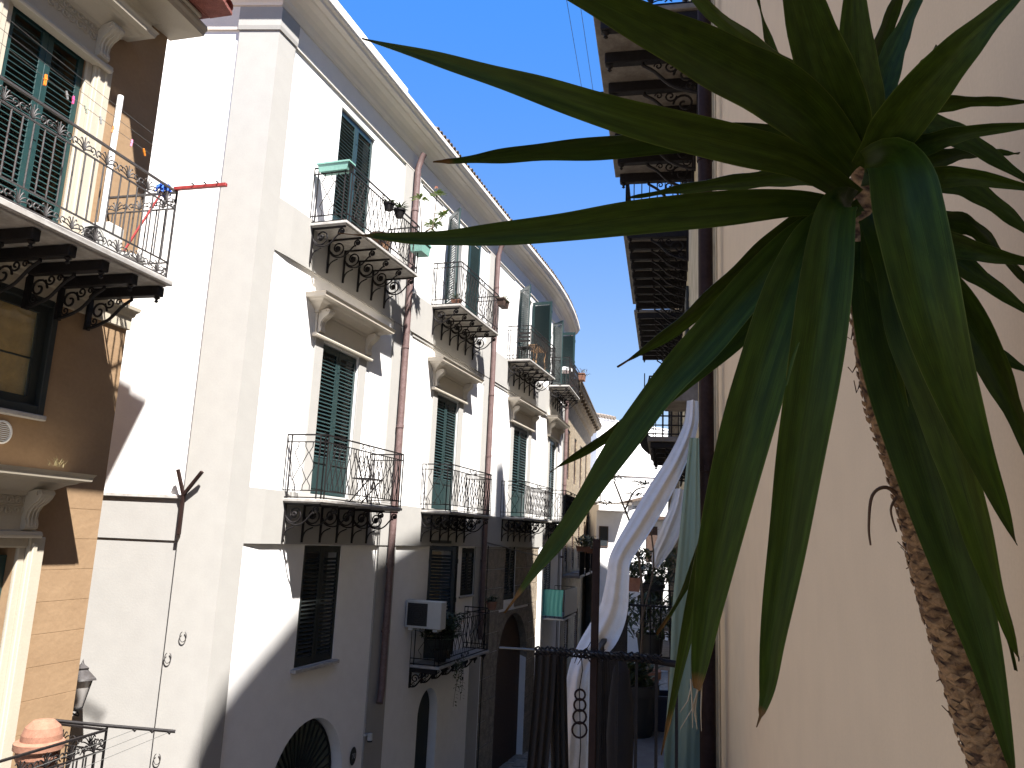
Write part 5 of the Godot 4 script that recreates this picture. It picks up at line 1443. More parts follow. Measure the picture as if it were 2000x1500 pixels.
func pot_shape(r0: float, r1: float, h: float) -> Shape:
	var s := Shape.new()
	s.lathe([Vector2(0, 0), Vector2(r0, 0), Vector2(r1 * 0.96, h * 0.8), Vector2(r1 * 1.06, h * 0.8), Vector2(r1 * 1.06, h), Vector2(r1 * 0.92, h), Vector2(r1 * 0.88, h * 0.86), Vector2(0, h * 0.86)], Transform3D.IDENTITY, 18)
	return s
func trough_shape(w: float, d: float, h: float) -> Shape:
	var s := Shape.new()
	var k := 0.86
	var o := [V(-w * k / 2, 0, -d * k / 2), V(w * k / 2, 0, -d * k / 2), V(w * k / 2, 0, d * k / 2), V(-w * k / 2, 0, d * k / 2)]
	var t := [V(-w / 2, h, -d / 2), V(w / 2, h, -d / 2), V(w / 2, h, d / 2), V(-w / 2, h, d / 2)]
	for i in 4: s.quad(o[(i + 1) % 4], o[i], t[i], t[(i + 1) % 4])
	s.quad(o[0], o[1], o[2], o[3])
	s.bb(V(-w / 2 - 0.01, h - 0.03, -d / 2 - 0.01), V(w / 2 + 0.01, h, -d / 2 + 0.012)); s.bb(V(-w / 2 - 0.01, h - 0.03, d / 2 - 0.012), V(w / 2 + 0.01, h, d / 2 + 0.01))
	s.bb(V(-w / 2 - 0.01, h - 0.03, -d / 2 + 0.012), V(-w / 2 + 0.012, h, d / 2 - 0.012)); s.bb(V(w / 2 - 0.012, h - 0.03, -d / 2 + 0.012), V(w / 2 + 0.01, h, d / 2 - 0.012))
	s.bb(V(-w / 2 + 0.012, h - 0.06, -d / 2 + 0.012), V(w / 2 - 0.012, h - 0.05, d / 2 - 0.012))
	return s
func potted(called: String, label: String, xf: Transform3D, pot: Shape, pm: Material, top: float, tone: Color, n: int, len_: float, w: float, up: float, rad: float, seed_: int, flower := Color(0, 0, 0, 0), group := "") -> Node3D:
	var r := RandomNumberGenerator.new(); r.seed = seed_
	var root := thing(called, label, "plant", xf, group)
	part(root, "pot", pot, pm)
	var f := Shape.new(); tuft(f, V(0, top, 0), n, len_, w, 1.0, up, tone, r, rad)
	part(root, "foliage", f, M.foliage)
	if flower.a > 0.0:
		var b := Shape.new(); b.colored = true
		for i in 9:
			var p := V(r.randf_range(-1, 1) * (rad + len_ * 0.5), top + len_ * r.randf_range(0.3, 0.9), r.randf_range(-1, 1) * (rad + len_ * 0.4))
			for k in 5:
				var a := TAU * k / 5
				leaflet(b, p, V(cos(a), 0.3, sin(a)).normalized(), 0.035, 0.03, flower)
		part(root, "flowers", b, M.foliage)
	return root
func air_unit(called: String, label: String, xf: Transform3D, w := 0.78, h := 0.55, d := 0.28) -> Node3D:
	var root := thing(called, label, "air conditioner", xf)
	part(root, "casing", bx(V(0, 0, 0), V(w, h, d), 0.012), M.ac_white)
	var g := Shape.new()
	g.bb(V(0.05, 0.05, d + 0.001), V(w * 0.62, h - 0.05, d + 0.006))
	part(root, "fan_opening", g, M.black_plastic)
	var gr := Shape.new()
	for k in 12: gr.beam(V(0.06, 0.06 + k * (h - 0.12) / 11.0, d + 0.012), V(w * 0.62 - 0.01, 0.06 + k * (h - 0.12) / 11.0, d + 0.012), 0.004, 0.004)
	for rr in [0.08, 0.14, 0.2]:
		var pts := []
		for i in 25: pts.append(V(0.05 + (w * 0.62 - 0.05) * 0.5 + rr * cos(TAU * i / 24.0), h * 0.5 + rr * sin(TAU * i / 24.0), d + 0.014))
		gr.tube(pts, 0.004, 4)
	part(root, "fan_guard", gr, M.iron)
	for x in [0.08, w - 0.18]: part(root, "foot", bx(V(x, -0.05, 0.02), V(x + 0.1, -0.001, d - 0.02)), M.ac_white)
	return root
func make_props() -> void:
	var r := RandomNumberGenerator.new(); r.seed = 3
	var green := Color(0.07, 0.11, 0.03); var lime := Color(0.16, 0.22, 0.05); var dull := Color(0.035, 0.05, 0.02)
	# upper left balcony
	solo("window_box", trough_shape(0.62, 0.2, 0.16), M.mint, "pale mint planter box on the rail of the nearest upper balcony", "planter", fr(11.06, 6.08, 0.40) * Transform3D(Basis(Vector3.UP, PI / 2), Vector3.ZERO))
	potted("potted_plant", "small leafy plant in a dark hanging pot on nearest upper balcony rail", fr(12.75, 5.92, 0.80), pot_shape(0.07, 0.11, 0.16), M.iron, 0.16, green, 40, 0.24, 0.03, 1.0, 0.03, 5)
	potted("potted_plant", "drooping plant near the shutters on the nearest upper balcony", fr(12.35, 5.9, 0.78), pot_shape(0.07, 0.10, 0.14), M.iron, 0.14, green, 30, 0.2, 0.03, 0.6, 0.03, 6)
	solo("wicker_basket", pot_shape(0.17, 0.2, 0.42), M.wicker, "brown wicker basket on the nearest upper balcony floor", "basket", fr(12.72, 5.16, 0.45))
	var fg := thing("frangipani", "leggy frangipani with pink flowers in a mint box by the drainpipe", "plant", fr(13.92, 5.62, 0.72) * Transform3D(Basis.IDENTITY.scaled(Vector3.ONE * 1.18), Vector3.ZERO))
	part(fg, "pot", trough_shape(0.36, 0.24, 0.2), M.mint)
	var bch := Shape.new()
	var tips := [V(-0.15, 0.95, 0.0), V(0.42, 1.28, 0.05), V(0.66, 0.98, 0.1), V(0.50, 0.72, -0.05), V(0.2, 0.62, 0.15), V(0.74, 0.66, -0.05)]
	bch.tube(smooth_pts([V(0, 0.15, 0), V(0.05, 0.35, 0), V(0.18, 0.5, 0.02), V(0.36, 0.62, 0.03)], 4), 0.017, 6, 0.014)
	bch.tube(smooth_pts([V(0.03, 0.3, 0), V(-0.02, 0.55, 0), V(-0.15, 0.92, 0)], 4), 0.012, 6, 0.008)
	for t in tips.slice(1): bch.tube(smooth_pts([V(0.36, 0.62, 0.03), V(0.36, 0.62, 0.03).lerp(t, 0.5) + V(0.03, 0, 0), t], 4), 0.012, 6, 0.008)
	part(fg, "branches", bch, M.bark_grey)
	var fl := Shape.new()
	for t in tips: tuft(fl, t, 14, 0.22, 0.055, 1.0, 0.5, lime, r, 0.02)
	part(fg, "foliage", fl, M.foliage)
	var fw := Shape.new()
	for t in [tips[1] + V(-0.02, 0.12, 0), tips[2] + V(0.02, 0.08, 0)]: tuft(fw, t, 10, 0.05, 0.04, 1.0, 0.7, Color(0.75, 0.38, 0.36), r, 0.02)
	part(fg, "flowers", fw, M.foliage)
	# second upper balcony
	potted("potted_plant", "small plant in an orange pot on the second upper balcony floor", fr(16.5, 5.27, 0.5), pot_shape(0.09, 0.13, 0.18), M.terracotta, 0.18, green, 40, 0.26, 0.02, 1.4, 0.05, 8)
	potted("potted_plant", "bright green plant in a dark box hanging outside second upper balcony corner", fr(18.92, 5.98, 0.80), trough_shape(0.46, 0.2, 0.2), M.brown_wood, 0.2, lime, 50, 0.16, 0.03, 1.0, 0.14, 9)
	# third and fourth upper balconies
	var tb := thing("folding_table", "wooden slatted table on the third upper balcony behind its railing", "table", fr(23.35, 5.26, 0.38))
	for k in 5: part(tb, "slat", bx(V(-0.55, 0.68, -0.22 + k * 0.095), V(0.55, 0.7, -0.14 + k * 0.095)), M.pine)
	for x in [-0.48, 0.48]:
		for z in [-0.18, 0.2]: part(tb, "leg", bx(V(x - 0.02, 0, z - 0.02), V(x + 0.02, 0.679, z + 0.02)), M.pine)
	var ch := thing("balcony_chair", "dark metal chair at the near end of the third upper balcony", "chair", fr(22.3, 5.26, 0.4))
	part(ch, "seat", bx(V(-0.2, 0.43, -0.2), V(0.2, 0.46, 0.2), 0.006), M.iron)
	for x in [-0.18, 0.18]:
		for z in [-0.18, 0.18]: part(ch, "leg", bx(V(x - 0.012, 0, z - 0.012), V(x + 0.012, 0.429, z + 0.012)), M.iron)
	for k in 3: part(ch, "back_slat", bx(V(-0.2, 0.6 + k * 0.12, -0.2), V(-0.18, 0.66 + k * 0.12, 0.2)), M.iron)
	var st := thing("round_table", "small round white table on the fourth upper balcony", "table", fr(27.3, 5.46, 0.42))
	var rt := Shape.new(); rt.lathe([Vector2(0, 0.72), Vector2(0.3, 0.72), Vector2(0.32, 0.70), Vector2(0.32, 0.60), Vector2(0.30, 0.60), Vector2(0.0, 0.66)], Transform3D.IDENTITY, 20)
	part(st, "tabletop", rt, M.white_paint)
	for k in 3: part(st, "leg", tube_shape([V(0.1 * cos(k * 2.1), 0.66, 0.1 * sin(k * 2.1)), V(0.26 * cos(k * 2.1), 0.0, 0.26 * sin(k * 2.1))], 0.012, 6), M.iron)
	solo("red_cushion", bx(V(-0.2, 0, -0.18), V(0.2, 0.1, 0.18), 0.035), M.red_cloth, "red cushion on the fourth upper balcony floor", "cushion", fr(27.75, 5.46, 0.5))
	potted("flower_box", "terracotta box with pink flowers outside the fourth upper balcony rail", fr(29.2, 6.12, 0.84), trough_shape(0.5, 0.24, 0.26), M.terracotta, 0.26, Color(0.14, 0.17, 0.10), 50, 0.26, 0.03, 1.0, 0.16, 12, Color(0.7, 0.1, 0.2))
	# first-floor balconies
	var fc := thing("folding_chair", "black folding chair with barred back on the nearest lower balcony", "chair", fr(12.95, 0.51, 0.42))
	for x in [-0.22, 0.22]:
		part(fc, "back_post", tube_shape([V(x, 0, 0.2), V(x, 0.9, -0.14)], 0.012, 6), M.iron)
		part(fc, "leg", tube_shape([V(x, 0, -0.2), V(x, 0.46, 0.2)], 0.012, 6), M.iron)
	part(fc, "seat", bx(V(-0.22, 0.44, -0.18), V(0.22, 0.46, 0.2), 0.006), M.iron)
	for k in 5: part(fc, "back_bar", tube_shape([V(-0.18 + k * 0.09, 0.5, 0.0), V(-0.18 + k * 0.09, 0.88, -0.14)], 0.007, 5), M.iron)
	solo("balcony_screen", bx(V(-1.25, 0, 0), V(1.25, 0.8, 0.012)), M.dark_screen, "dark grey screen behind the last lower balcony railing", "screen", fr(28.05, 0.8, 0.62))
	air_unit("air_conditioner", "white air conditioner unit mounted on the side of the shaded lower balcony", fr(16.12, -1.92, 0.0) * Transform3D(Basis(V(0, 0, 1), V(0, 1, 0), V(-1, 0, 0)), V(0, 0, 0.02)), 0.82, 0.56, 0.28)
	potted("flowering_plant", "bushy plant with orange flowers at the front of the shaded lower balcony", fr(16.75, -2.68, 0.5), pot_shape(0.12, 0.17, 0.24), M.black_pot, 0.72, dull, 520, 0.22, 0.07, 0.9, 0.36, 15, Color(0.8, 0.25, 0.04))
	var tv := thing("trailing_plant", "trailing plant hanging down from the shaded lower balcony slab", "plant", fr(17.1, -2.70, 0.78))
	var tvs := Shape.new(); var tvl := Shape.new()
	for k in 6:
		var x := -0.25 + k * 0.1; var L := r.randf_range(0.3, 0.95)
		tvs.tube([V(x, 0.1, 0), V(x, 0.0, 0.04), V(x + 0.03, -L * 0.5, 0.03), V(x, -L, 0.0)], 0.004, 4)
		for j in 14: leaflet(tvl, V(x + 0.015, 0.05 - L * j / 13.0, 0.03), V(r.randf_range(-1, 1), -0.2, r.randf_range(-0.5, 1)).normalized(), 0.08, 0.05, dull * r.randf_range(0.8, 1.4))
	tvl.colored = true
	part(tv, "stems", tvs, M.bark_grey); part(tv, "leaves", tvl, M.foliage)
	potted("hanging_plant", "dark straggly plant at the far end of the shaded lower balcony", fr(19.35, -1.75, 0.72), pot_shape(0.1, 0.14, 0.2), M.terracotta, 0.2, dull, 90, 0.24, 0.04, 0.8, 0.12, 17)
	# green sheeting on the last low balcony
	solo("green_sheeting", drape(0.74, 0.86, 0.012, 5, 8), M.green_cloth, "green plastic sheeting on the side of the low balcony past the stone arch", "sheeting", fr(26.72, -1.62, 0.02) * Transform3D(Basis(V(0, 0, 1), V(0, 1, 0), V(-1, 0, 0)), V(-0.02, 0, 0)))
	solo("grey_panel", bx(V(0, 0, 0), V(2.4, 0.86, 0.012)), M.ac_white, "pale grey panel on the front of the low balcony past the stone arch", "panel", fr(26.8, -2.48, 0.79))
	# iron things on the palazzo's alley side
	var C := fr(9.65).origin
	var dn := (Vector2(C.x, C.z) - Vector2(-10.2, -11.95)).normalized()
	var ax := Transform3D(Basis(V(dn.x, 0, dn.y), V(0, 1, 0), V(-dn.y, 0, dn.x)), V(C.x, EYE, C.z))
	var yb := thing("iron_stay", "rusty Y-shaped iron stay fixed to the white corner pilaster", "wall bracket", ax * T(-0.60, 0, 0.09))
	part(yb, "stem", bx(V(-0.022, -0.14, -0.02), V(0.022, 0.42, 0.03), 0.004), M.pipe_brown)
	var y1 := Shape.new(); y1.beam(V(0, 0.42, 0.01), V(-0.11, 0.78, 0.04), 0.045, 0.045, V(0, 0, 1), 0.004)
	var y2 := Shape.new(); y2.beam(V(0, 0.42, 0.01), V(0.27, 0.76, 0.08), 0.045, 0.045, V(0, 0, 1), 0.004)
	part(yb, "arm", y1, M.pipe_brown); part(yb, "arm", y2, M.pipe_brown)
	for q in [[-0.37, -1.52, "uppermost iron ring on the beige base of the palazzo corner"], [-0.55, -1.81, "middle iron ring on the beige base of the palazzo corner"], [-0.53, -3.11, "lowest iron ring on the beige base of the palazzo corner"]]:
		var ring := Shape.new(); var pts := []
		for i in 17: pts.append(V(0.045 * sin(0.4 + 5.5 * i / 16.0), 0.07 * cos(0.4 + 5.5 * i / 16.0), 0.004 + 0.01 * i / 16.0))
		ring.tube(pts, 0.006, 6)
		solo("iron_ring", ring, M.iron_grey, q[2], "ring", ax * T(q[0], q[1], 0.07), "iron rings on the palazzo corner")
	solo("wall_wire", tube_shape([V(0, -0.25, 0), V(0.002, -2, 0), V(0, -4, 0), V(0.003, -6.4, 0)], 0.006, 5), M.iron_grey, "thin grey cable running down beside the corner pilaster", "cable", ax * T(-0.63, 0, 0.04))
	# street lantern in the alley
	var ln := thing("wall_lantern", "black street lantern peeping out behind the ochre house corner", "lantern", Transform3D(Basis.IDENTITY.scaled(Vector3.ONE * 0.8), V(-5.60, 4.34, -11.2)))
	var lg := Shape.new()
	lg.lathe([Vector2(0.09, -0.36), Vector2(0.20, 0.10)], Transform3D.IDENTITY, 4); part(ln, "glass", lg, M.milk_glass)
	var lf := Shape.new()
	for k in 4:
		var a := TAU * k / 4
		lf.tube([V(0.09 * cos(a), -0.36, 0.09 * sin(a)), V(0.2 * cos(a), 0.10, 0.2 * sin(a))], 0.011, 5)
	lf.lathe([Vector2(0.0, -0.42), Vector2(0.05, -0.40), Vector2(0.1, -0.36), Vector2(0.09, -0.34)], Transform3D.IDENTITY, 8)
	part(ln, "frame", lf, M.iron)
	var lr := Shape.new(); lr.lathe([Vector2(0.27, 0.09), Vector2(0.26, 0.12), Vector2(0.11, 0.25), Vector2(0.12, 0.28), Vector2(0.03, 0.34), Vector2(0.0, 0.42)], Transform3D.IDENTITY, 4)
	part(ln, "roof", lr, M.iron_grey)
	part(ln, "arm", tube_shape(smooth_pts([V(0, -0.38, 0), V(0, -0.5, -0.1), V(-0.3, -0.45, -0.3), V(-0.4, -0.2, -0.42)], 4), 0.014, 6), M.iron)
	# ochre house: washing line, pegs, mop, air conditioner, weeds
	var la := thing("clothes_line", "red arm with three washing lines at the ochre house's upper balcony", "clothes line", fo(-0.68, 3.77, 0.99))
	part(la, "arm", bx(V(-0.02, -0.02, 0.0), V(0.02, 0.02, 0.68), 0.003), M.red_paint)
	var ends := []
	for k in 3:
		var a := V(0, 0.02, 0.26 + k * 0.16); var b := V(-4.2, 0.22, 0.26 + k * 0.16)
		var mid := a.lerp(b, 0.5) + V(0, -0.05, 0)
		part(la, "line", tube_shape(smooth_pts([a, mid, b], 8), 0.0028, 4), M.steel)
		var kn := Shape.new(); kn.tube([a + V(0.0, 0, 0), a + V(-0.05, 0.01, 0)], 0.008, 5); part(la, "knot", kn, M.iron)
	var pc := [Color(0.85, 0.22, 0.02), Color(0.3, 0.3, 0.3), Color(0.8, 0.1, 0.3), Color(0.45, 0.5, 0.42), Color(0.35, 0.36, 0.36), Color(0.8, 0.25, 0.1), Color(0.8, 0.3, 0.45), Color(0.85, 0.3, 0.03)]
	var pn := ["large bright orange", "dark grey", "magenta", "pale grey green", "light grey", "red orange", "pink", "small orange"]
	var px := [-2.78, -2.54, -2.46, -2.31, -2.12, -1.95, -1.69, -1.51]
	for k in 8:
		var peg := Shape.new()
		peg.bb(V(-0.008, -0.05, -0.007), V(0.008, 0.02, -0.001), 0.002); peg.bb(V(-0.008, -0.05, 0.001), V(0.008, 0.02, 0.007), 0.002); peg.bb(V(-0.009, -0.012, -0.009), V(0.009, -0.004, 0.009))
		var mm := mat(lin(pc[k].r, pc[k].g, pc[k].b), 0.4)
		solo("clothes_peg", peg, mm, pn[k] + " peg on the washing line of the ochre house balcony", "clothes peg", fo(px[k], 3.765 + (-0.68 - px[k]) * 0.035, 1.25) * Transform3D(Basis(Vector3.UP, 1.2).rotated(V(0, 0, 1), r.randf_range(-0.5, 0.5)).scaled(Vector3.ONE * (1.5 if k == 0 else 1.1)), Vector3.ZERO), "pegs on the upper washing line")
	air_unit("air_conditioner", "white air conditioner standing on the ochre house's upper balcony floor", fo(-0.80, 2.76, 0.14) * Transform3D(Basis(V(0, 0, 1), V(0, 1, 0), V(-1, 0, 0)), Vector3.ZERO), 0.36, 0.5, 0.24)
	var mp := thing("mop", "mop with blue head and red handle leaning in the ochre house balcony corner", "mop", fo(-0.80, 2.71, 0.50))
	part(mp, "handle", tube_shape([V(-0.12, 0.0, 0.0), V(0.14, 1.08, 0.33)], 0.013, 8), M.red_paint)
	var mh := Shape.new()
	for k in 40:
		var a := r.randf() * TAU; var d := V(cos(a), r.randf_range(-0.7, 0.9), sin(a)).normalized()
		mh.tube([V(0.14, 1.08, 0.33), V(0.14, 1.10, 0.33) + d * 0.06, V(0.14, 1.06, 0.33) + d * 0.09], 0.012, 4)
	part(mp, "head", mh, M.blue)
	solo("bucket", pot_shape(0.1, 0.14, 0.22), M.ac_white, "white bucket on the floor of the ochre house balcony corner", "bucket", fo(-0.80, 2.71, 0.62))
	var wd := Shape.new(); wd.colored = true
	for k in 34:
		var x := r.randf_range(-0.22, 0.0); var d := V(r.randf_range(-0.8, 0.8), 1, r.randf_range(-0.3, 0.3)).normalized()
		leaflet(wd, V(x, 0, r.randf_range(-0.06, 0.02)), d, r.randf_range(0.06, 0.17), 0.006, Color(0.16, 0.13, 0.06))
	solo("dry_weeds", wd, M.foliage, "dry grass growing on the lower door hood of the ochre house", "weeds", fo(-0.95, 0.53, 0.34))
	# lower ochre balcony: pot and line
	var jar := Shape.new()
	jar.lathe([Vector2(0.0, 0.0), Vector2(0.16, 0.02), Vector2(0.20, 0.10), Vector2(0.20, 0.16), Vector2(0.23, 0.18), Vector2(0.23, 0.24), Vector2(0.19, 0.26), Vector2(0.17, 0.25)], Transform3D.IDENTITY, 26)
	var ot := thing("terracotta_pot", "upturned terracotta pots stacked behind the lower ochre balcony rail", "pot", fo(-0.86, -2.42, 0.42))
	part(ot, "pot", jar, M.terracotta)
	var dome := Shape.new(); dome.lathe([Vector2(0.205, 0.0), Vector2(0.205, 0.05), Vector2(0.19, 0.055), Vector2(0.185, 0.11), Vector2(0.16, 0.18), Vector2(0.10, 0.235), Vector2(0.0, 0.255)], Transform3D.IDENTITY, 26)
	part(ot, "upturned_pot", dome, M.terracotta, T(0.02, 0.20, 0.0))
	part(ot, "stand", bx(V(-0.2, -0.78, -0.15), V(0.2, -0.002, 0.15), 0.01), M.brown_wood)
	var lo := thing("clothes_line", "dark arm with three thin lines at the lower ochre balcony corner", "clothes line", fo(-0.36, -2.10, 0.70))
	part(lo, "arm", tube_shape([V(-0.25, 0.06, -0.42), V(0.0, 0.0, 0.0), V(0.42, -0.09, 0.60)], 0.018, 8), M.iron)
	for k in 3:
		var a := V(0.2 + k * 0.1, -0.05 - k * 0.02, 0.28 + k * 0.14); var b := V(-4.0, -0.16, 0.28 + k * 0.2)
		part(lo, "line", tube_shape([a, a.lerp(b, 0.5) + V(0, -0.05, 0), b], 0.0028, 4), M.steel)
		var kn := Shape.new(); kn.tube([a, a + V(-0.05, -0.012, 0.02), a + V(-0.07, 0.02, 0.0)], 0.009, 5); part(lo, "knot", kn, M.iron)
	# lines high on the right
	var hr := thing("clothes_line", "dark arm with three thin lines over the balconies against blue sky", "clothes line", fq(9.4, 5.75, -0.70))
	part(hr, "arm", tube_shape([V(0, 0, 0), V(0, 0, 0.45)], 0.02, 6), M.iron)
	for k in 3: part(hr, "line", tube_shape([V(0, 0, 0.12 + k * 0.14), V(5.0, 0.2, 0.12 + k * 0.14)], 0.003, 4), M.steel)
	# neighbour's balcony: cloths, pots, plants
	solo("white_sheet", cloth_strip(SHEET, 1.3, 0.022, 11), M.cloth, "long white sheet blown diagonally across neighbour's balcony and down past the rail", "sheet")
	solo("white_sheet", cloth_strip(SHEET_FAR, 1.6, 0.03, 12), M.cloth, "shorter white sheet hanging farther back by the dark shutters", "sheet")
	solo("green_curtain", cloth_strip(CURTAIN, 1.6, 0.014, 15), M.sage_cloth, "pale green curtain hanging beside the brown downpipe", "curtain")
	var rc := thing("ring_chain", "chain of four dark rings hanging in front of the white sheet's lower end", "ornament", T(0.45, 5.70, -4.62))
	var yy := 0.0
	for k in 4:
		var pts := []; var rr := 0.028 + 0.004 * k
		for i in 17: pts.append(V(rr * cos(TAU * i / 16.0), rr * sin(TAU * i / 16.0), 0))
		part(rc, "ring", tube_shape(pts, 0.006, 6), M.pipe_brown, T(0, yy - rr, 0.004 * k)); yy -= rr * 1.75
	part(rc, "cord", tube_shape([V(0, 0.2, 0), V(0.01, 0.1, 0), V(-0.005, 0.0, 0), V(0.01, -0.3, 0), V(0.0, -0.5, 0)], 0.003, 4), M.iron)
	for q in [[0.24, 5.88, -4.75, 0.12, 1.0, "brown patterned trousers hanging from the drying rod, leftmost", 31], [0.35, 5.88, -4.78, 0.10, 1.05, "dark patterned trousers hanging next to the white sheet's lower end", 32]]:
		solo("hanging_trousers", drape(q[3], q[4], 0.02, 3, q[6]), M.print_cloth, q[5], "laundry", T(q[0] - q[3] * 0.5, q[1], q[2]))
	potted("potted_shrub", "dark leafy shrub in a big black tub on neighbour's balcony floor", T(1.16, EYE - 1.6, -7.25), pot_shape(0.17, 0.22, 0.42), M.black_pot, 0.48, dull, 260, 0.16, 0.05, 1.2, 0.16, 41)
	var cp := thing("closed_parasol", "dark closed parasol standing behind the neighbour balcony's corner post", "parasol", fq(5.0, -1.6, 0.40 - 0.66))
	var cpc := Shape.new(); cpc.lathe([Vector2(0.075, 0.32), Vector2(0.082, 0.5), Vector2(0.07, 0.7), Vector2(0.05, 0.86), Vector2(0.012, 0.95), Vector2(0.0, 0.96)], Transform3D.IDENTITY, 9)
	part(cp, "canopy", cpc, M.black_cloth)
	part(cp, "pole", tube_shape([V(0, 0.0, 0), V(0, 0.34, 0)], 0.016, 8), M.iron)
	part(cp, "base", pot_shape(0.14, 0.12, 0.07), M.iron)
	solo("blue_crate", trough_shape(0.4, 0.3, 0.3), M.navy, "dark blue crate beside the black tub on neighbour's balcony", "crate", T(1.42, EYE - 1.6, -7.5))
	var dc := thing("tall_dracaena", "tall thin dracaena with spiky leaf heads rising behind the white sheet", "plant", T(1.42, EYE - 1.6, -8.4))
	part(dc, "pot", pot_shape(0.16, 0.2, 0.36), M.terracotta)
	var stems := Shape.new(); var heads := Shape.new()
	stems.tube(smooth_pts([V(0, 0.3, 0), V(0.02, 1.0, 0), V(-0.05, 1.6, 0.0), V(-0.2, 2.0, 0.02), V(-0.30, 2.25, 0.0)], 5), 0.016, 6, 0.009)
	stems.tube(smooth_pts([V(-0.18, 1.95, 0.02), V(-0.08, 2.15, 0.0), V(0.04, 2.2, 0.0)], 4), 0.010, 6, 0.007)
	stems.tube(smooth_pts([V(0.0, 0.8, 0), V(0.12, 1.4, 0.05), V(0.06, 1.95, 0.0)], 4), 0.011, 6, 0.007)
	for q in [[V(-0.32, 2.27, 0), 26], [V(0.04, 2.22, 0), 26], [V(-0.06, 2.1, 0), 18], [V(0.06, 1.97, 0), 24], [V(0.03, 1.75, 0.02), 18], [V(-0.36, 2.0, 0.0), 16]]:
		tuft(heads, q[0], q[1], 0.24, 0.028, 1.0, 0.35, Color(0.05, 0.06, 0.022), r, 0.015)
	part(dc, "stems", stems, M.bark_grey); part(dc, "leaves", heads, M.foliage)
	for q in [[-5.6, -1.55, 0.45, 420, 0.40, "dense dark climber on the balconies under the far white sheet", 51], [-6.6, -0.9, 0.5, 320, 0.38, "leafy plant behind the terracotta box on shaded right balcony", 52], [-9.8, -0.9, 0.5, 220, 0.35, "spiky plant mass on the farther shaded right balcony", 53]]:
		potted("balcony_plant", q[5], fq(6.47 - q[0], q[1], 0.33 - 0.55), pot_shape(0.16, 0.2, 0.3), M.black_pot, 0.5, dull, q[3], 0.3, 0.045, 1.0, q[4], q[6])
	potted("terracotta_trough", "terracotta trough with green plant on the shaded right balcony rail", fq(9.9, -0.55, -0.40), trough_shape(0.26, 0.2, 0.16), M.terracotta, 0.2, dull, 120, 0.25, 0.03, 1.0, 0.1, 55)
	potted("hanging_pot", "red brown hanging pot with plant between the white sheets", fq(13.0, 0.15, -0.35), pot_shape(0.12, 0.16, 0.22), M.terracotta, 0.22, dull, 90, 0.3, 0.04, 0.8, 0.1, 56)
	potted("rail_plant", "yellowish spiky plant on a stone house balcony rail", Transform3D(Basis.IDENTITY, V(3.35, 6.1, -34.6)), trough_shape(0.6, 0.25, 0.22), M.terracotta, 0.3, Color(0.10, 0.11, 0.04), 120, 0.7, 0.06, 1.0, 0.25, 57)
	potted("rail_plant", "dark spiky plant lower on the stone house front", Transform3D(Basis.IDENTITY, V(3.9, 6.0, -37.5)), trough_shape(0.6, 0.25, 0.22), M.terracotta, 0.3, dull, 120, 0.7, 0.06, 1.0, 0.25, 58)
	# cable across the stone base
	solo("street_cable", tube_shape(smooth_pts([fr(20.4, -0.12, 0.14).origin, fr(22.0, -0.24, 0.14).origin, fr(24.2, -0.42, 0.16).origin, fr(26.5, -0.55, 0.2).origin], 5), 0.018, 6), M.iron_grey, "grey cable sagging along the stone ground floor front", "cable")
	solo("wall_cable", tube_shape([fr(20.66, -0.2, 0.09).origin, fr(20.68, -2.2, 0.08).origin, fr(20.64, -4.2, 0.09).origin, fr(20.66, -6.4, 0.08).origin], 0.014, 5), M.iron, "black cable running down the pilaster beside the stone arch", "cable")
	var cam := thing("wall_lamp", "small white fitting fixed to the wall above the house number", "lamp", fr(14.42, -3.78, 0.035))
	part(cam, "arm", bx(V(-0.12, 0.02, 0.0), V(0.0, 0.05, 0.06), 0.004), M.ac_white)
	var cb := Shape.new(); cb.lathe([Vector2(0.0, 0.06), Vector2(0.045, 0.05), Vector2(0.055, -0.06), Vector2(0.05, -0.07)], Transform3D.IDENTITY, 14)
	part(cam, "body", cb, M.ac_white, T(0.02, 0, 0.08))
	var cg := Shape.new(); cg.lathe([Vector2(0.05, -0.07), Vector2(0.05, -0.10), Vector2(0.0, -0.10)], Transform3D.IDENTITY, 14)
	part(cam, "lens", cg, M.black_plastic, T(0.02, 0, 0.08))
	var an := thing("roof_antenna", "thin television antenna on the far rooftops at right", "antenna", T(10.4, 10.6, -50.0))
	part(an, "mast", tube_shape([V(0, -4.0, 0), V(0, 2.6, 0)], 0.04, 5), M.iron_grey)
	for k in 5: part(an, "element", tube_shape([V(-0.5, 1.6 + k * 0.2, 0), V(0.5, 1.6 + k * 0.2, 0)], 0.02, 4), M.iron_grey)
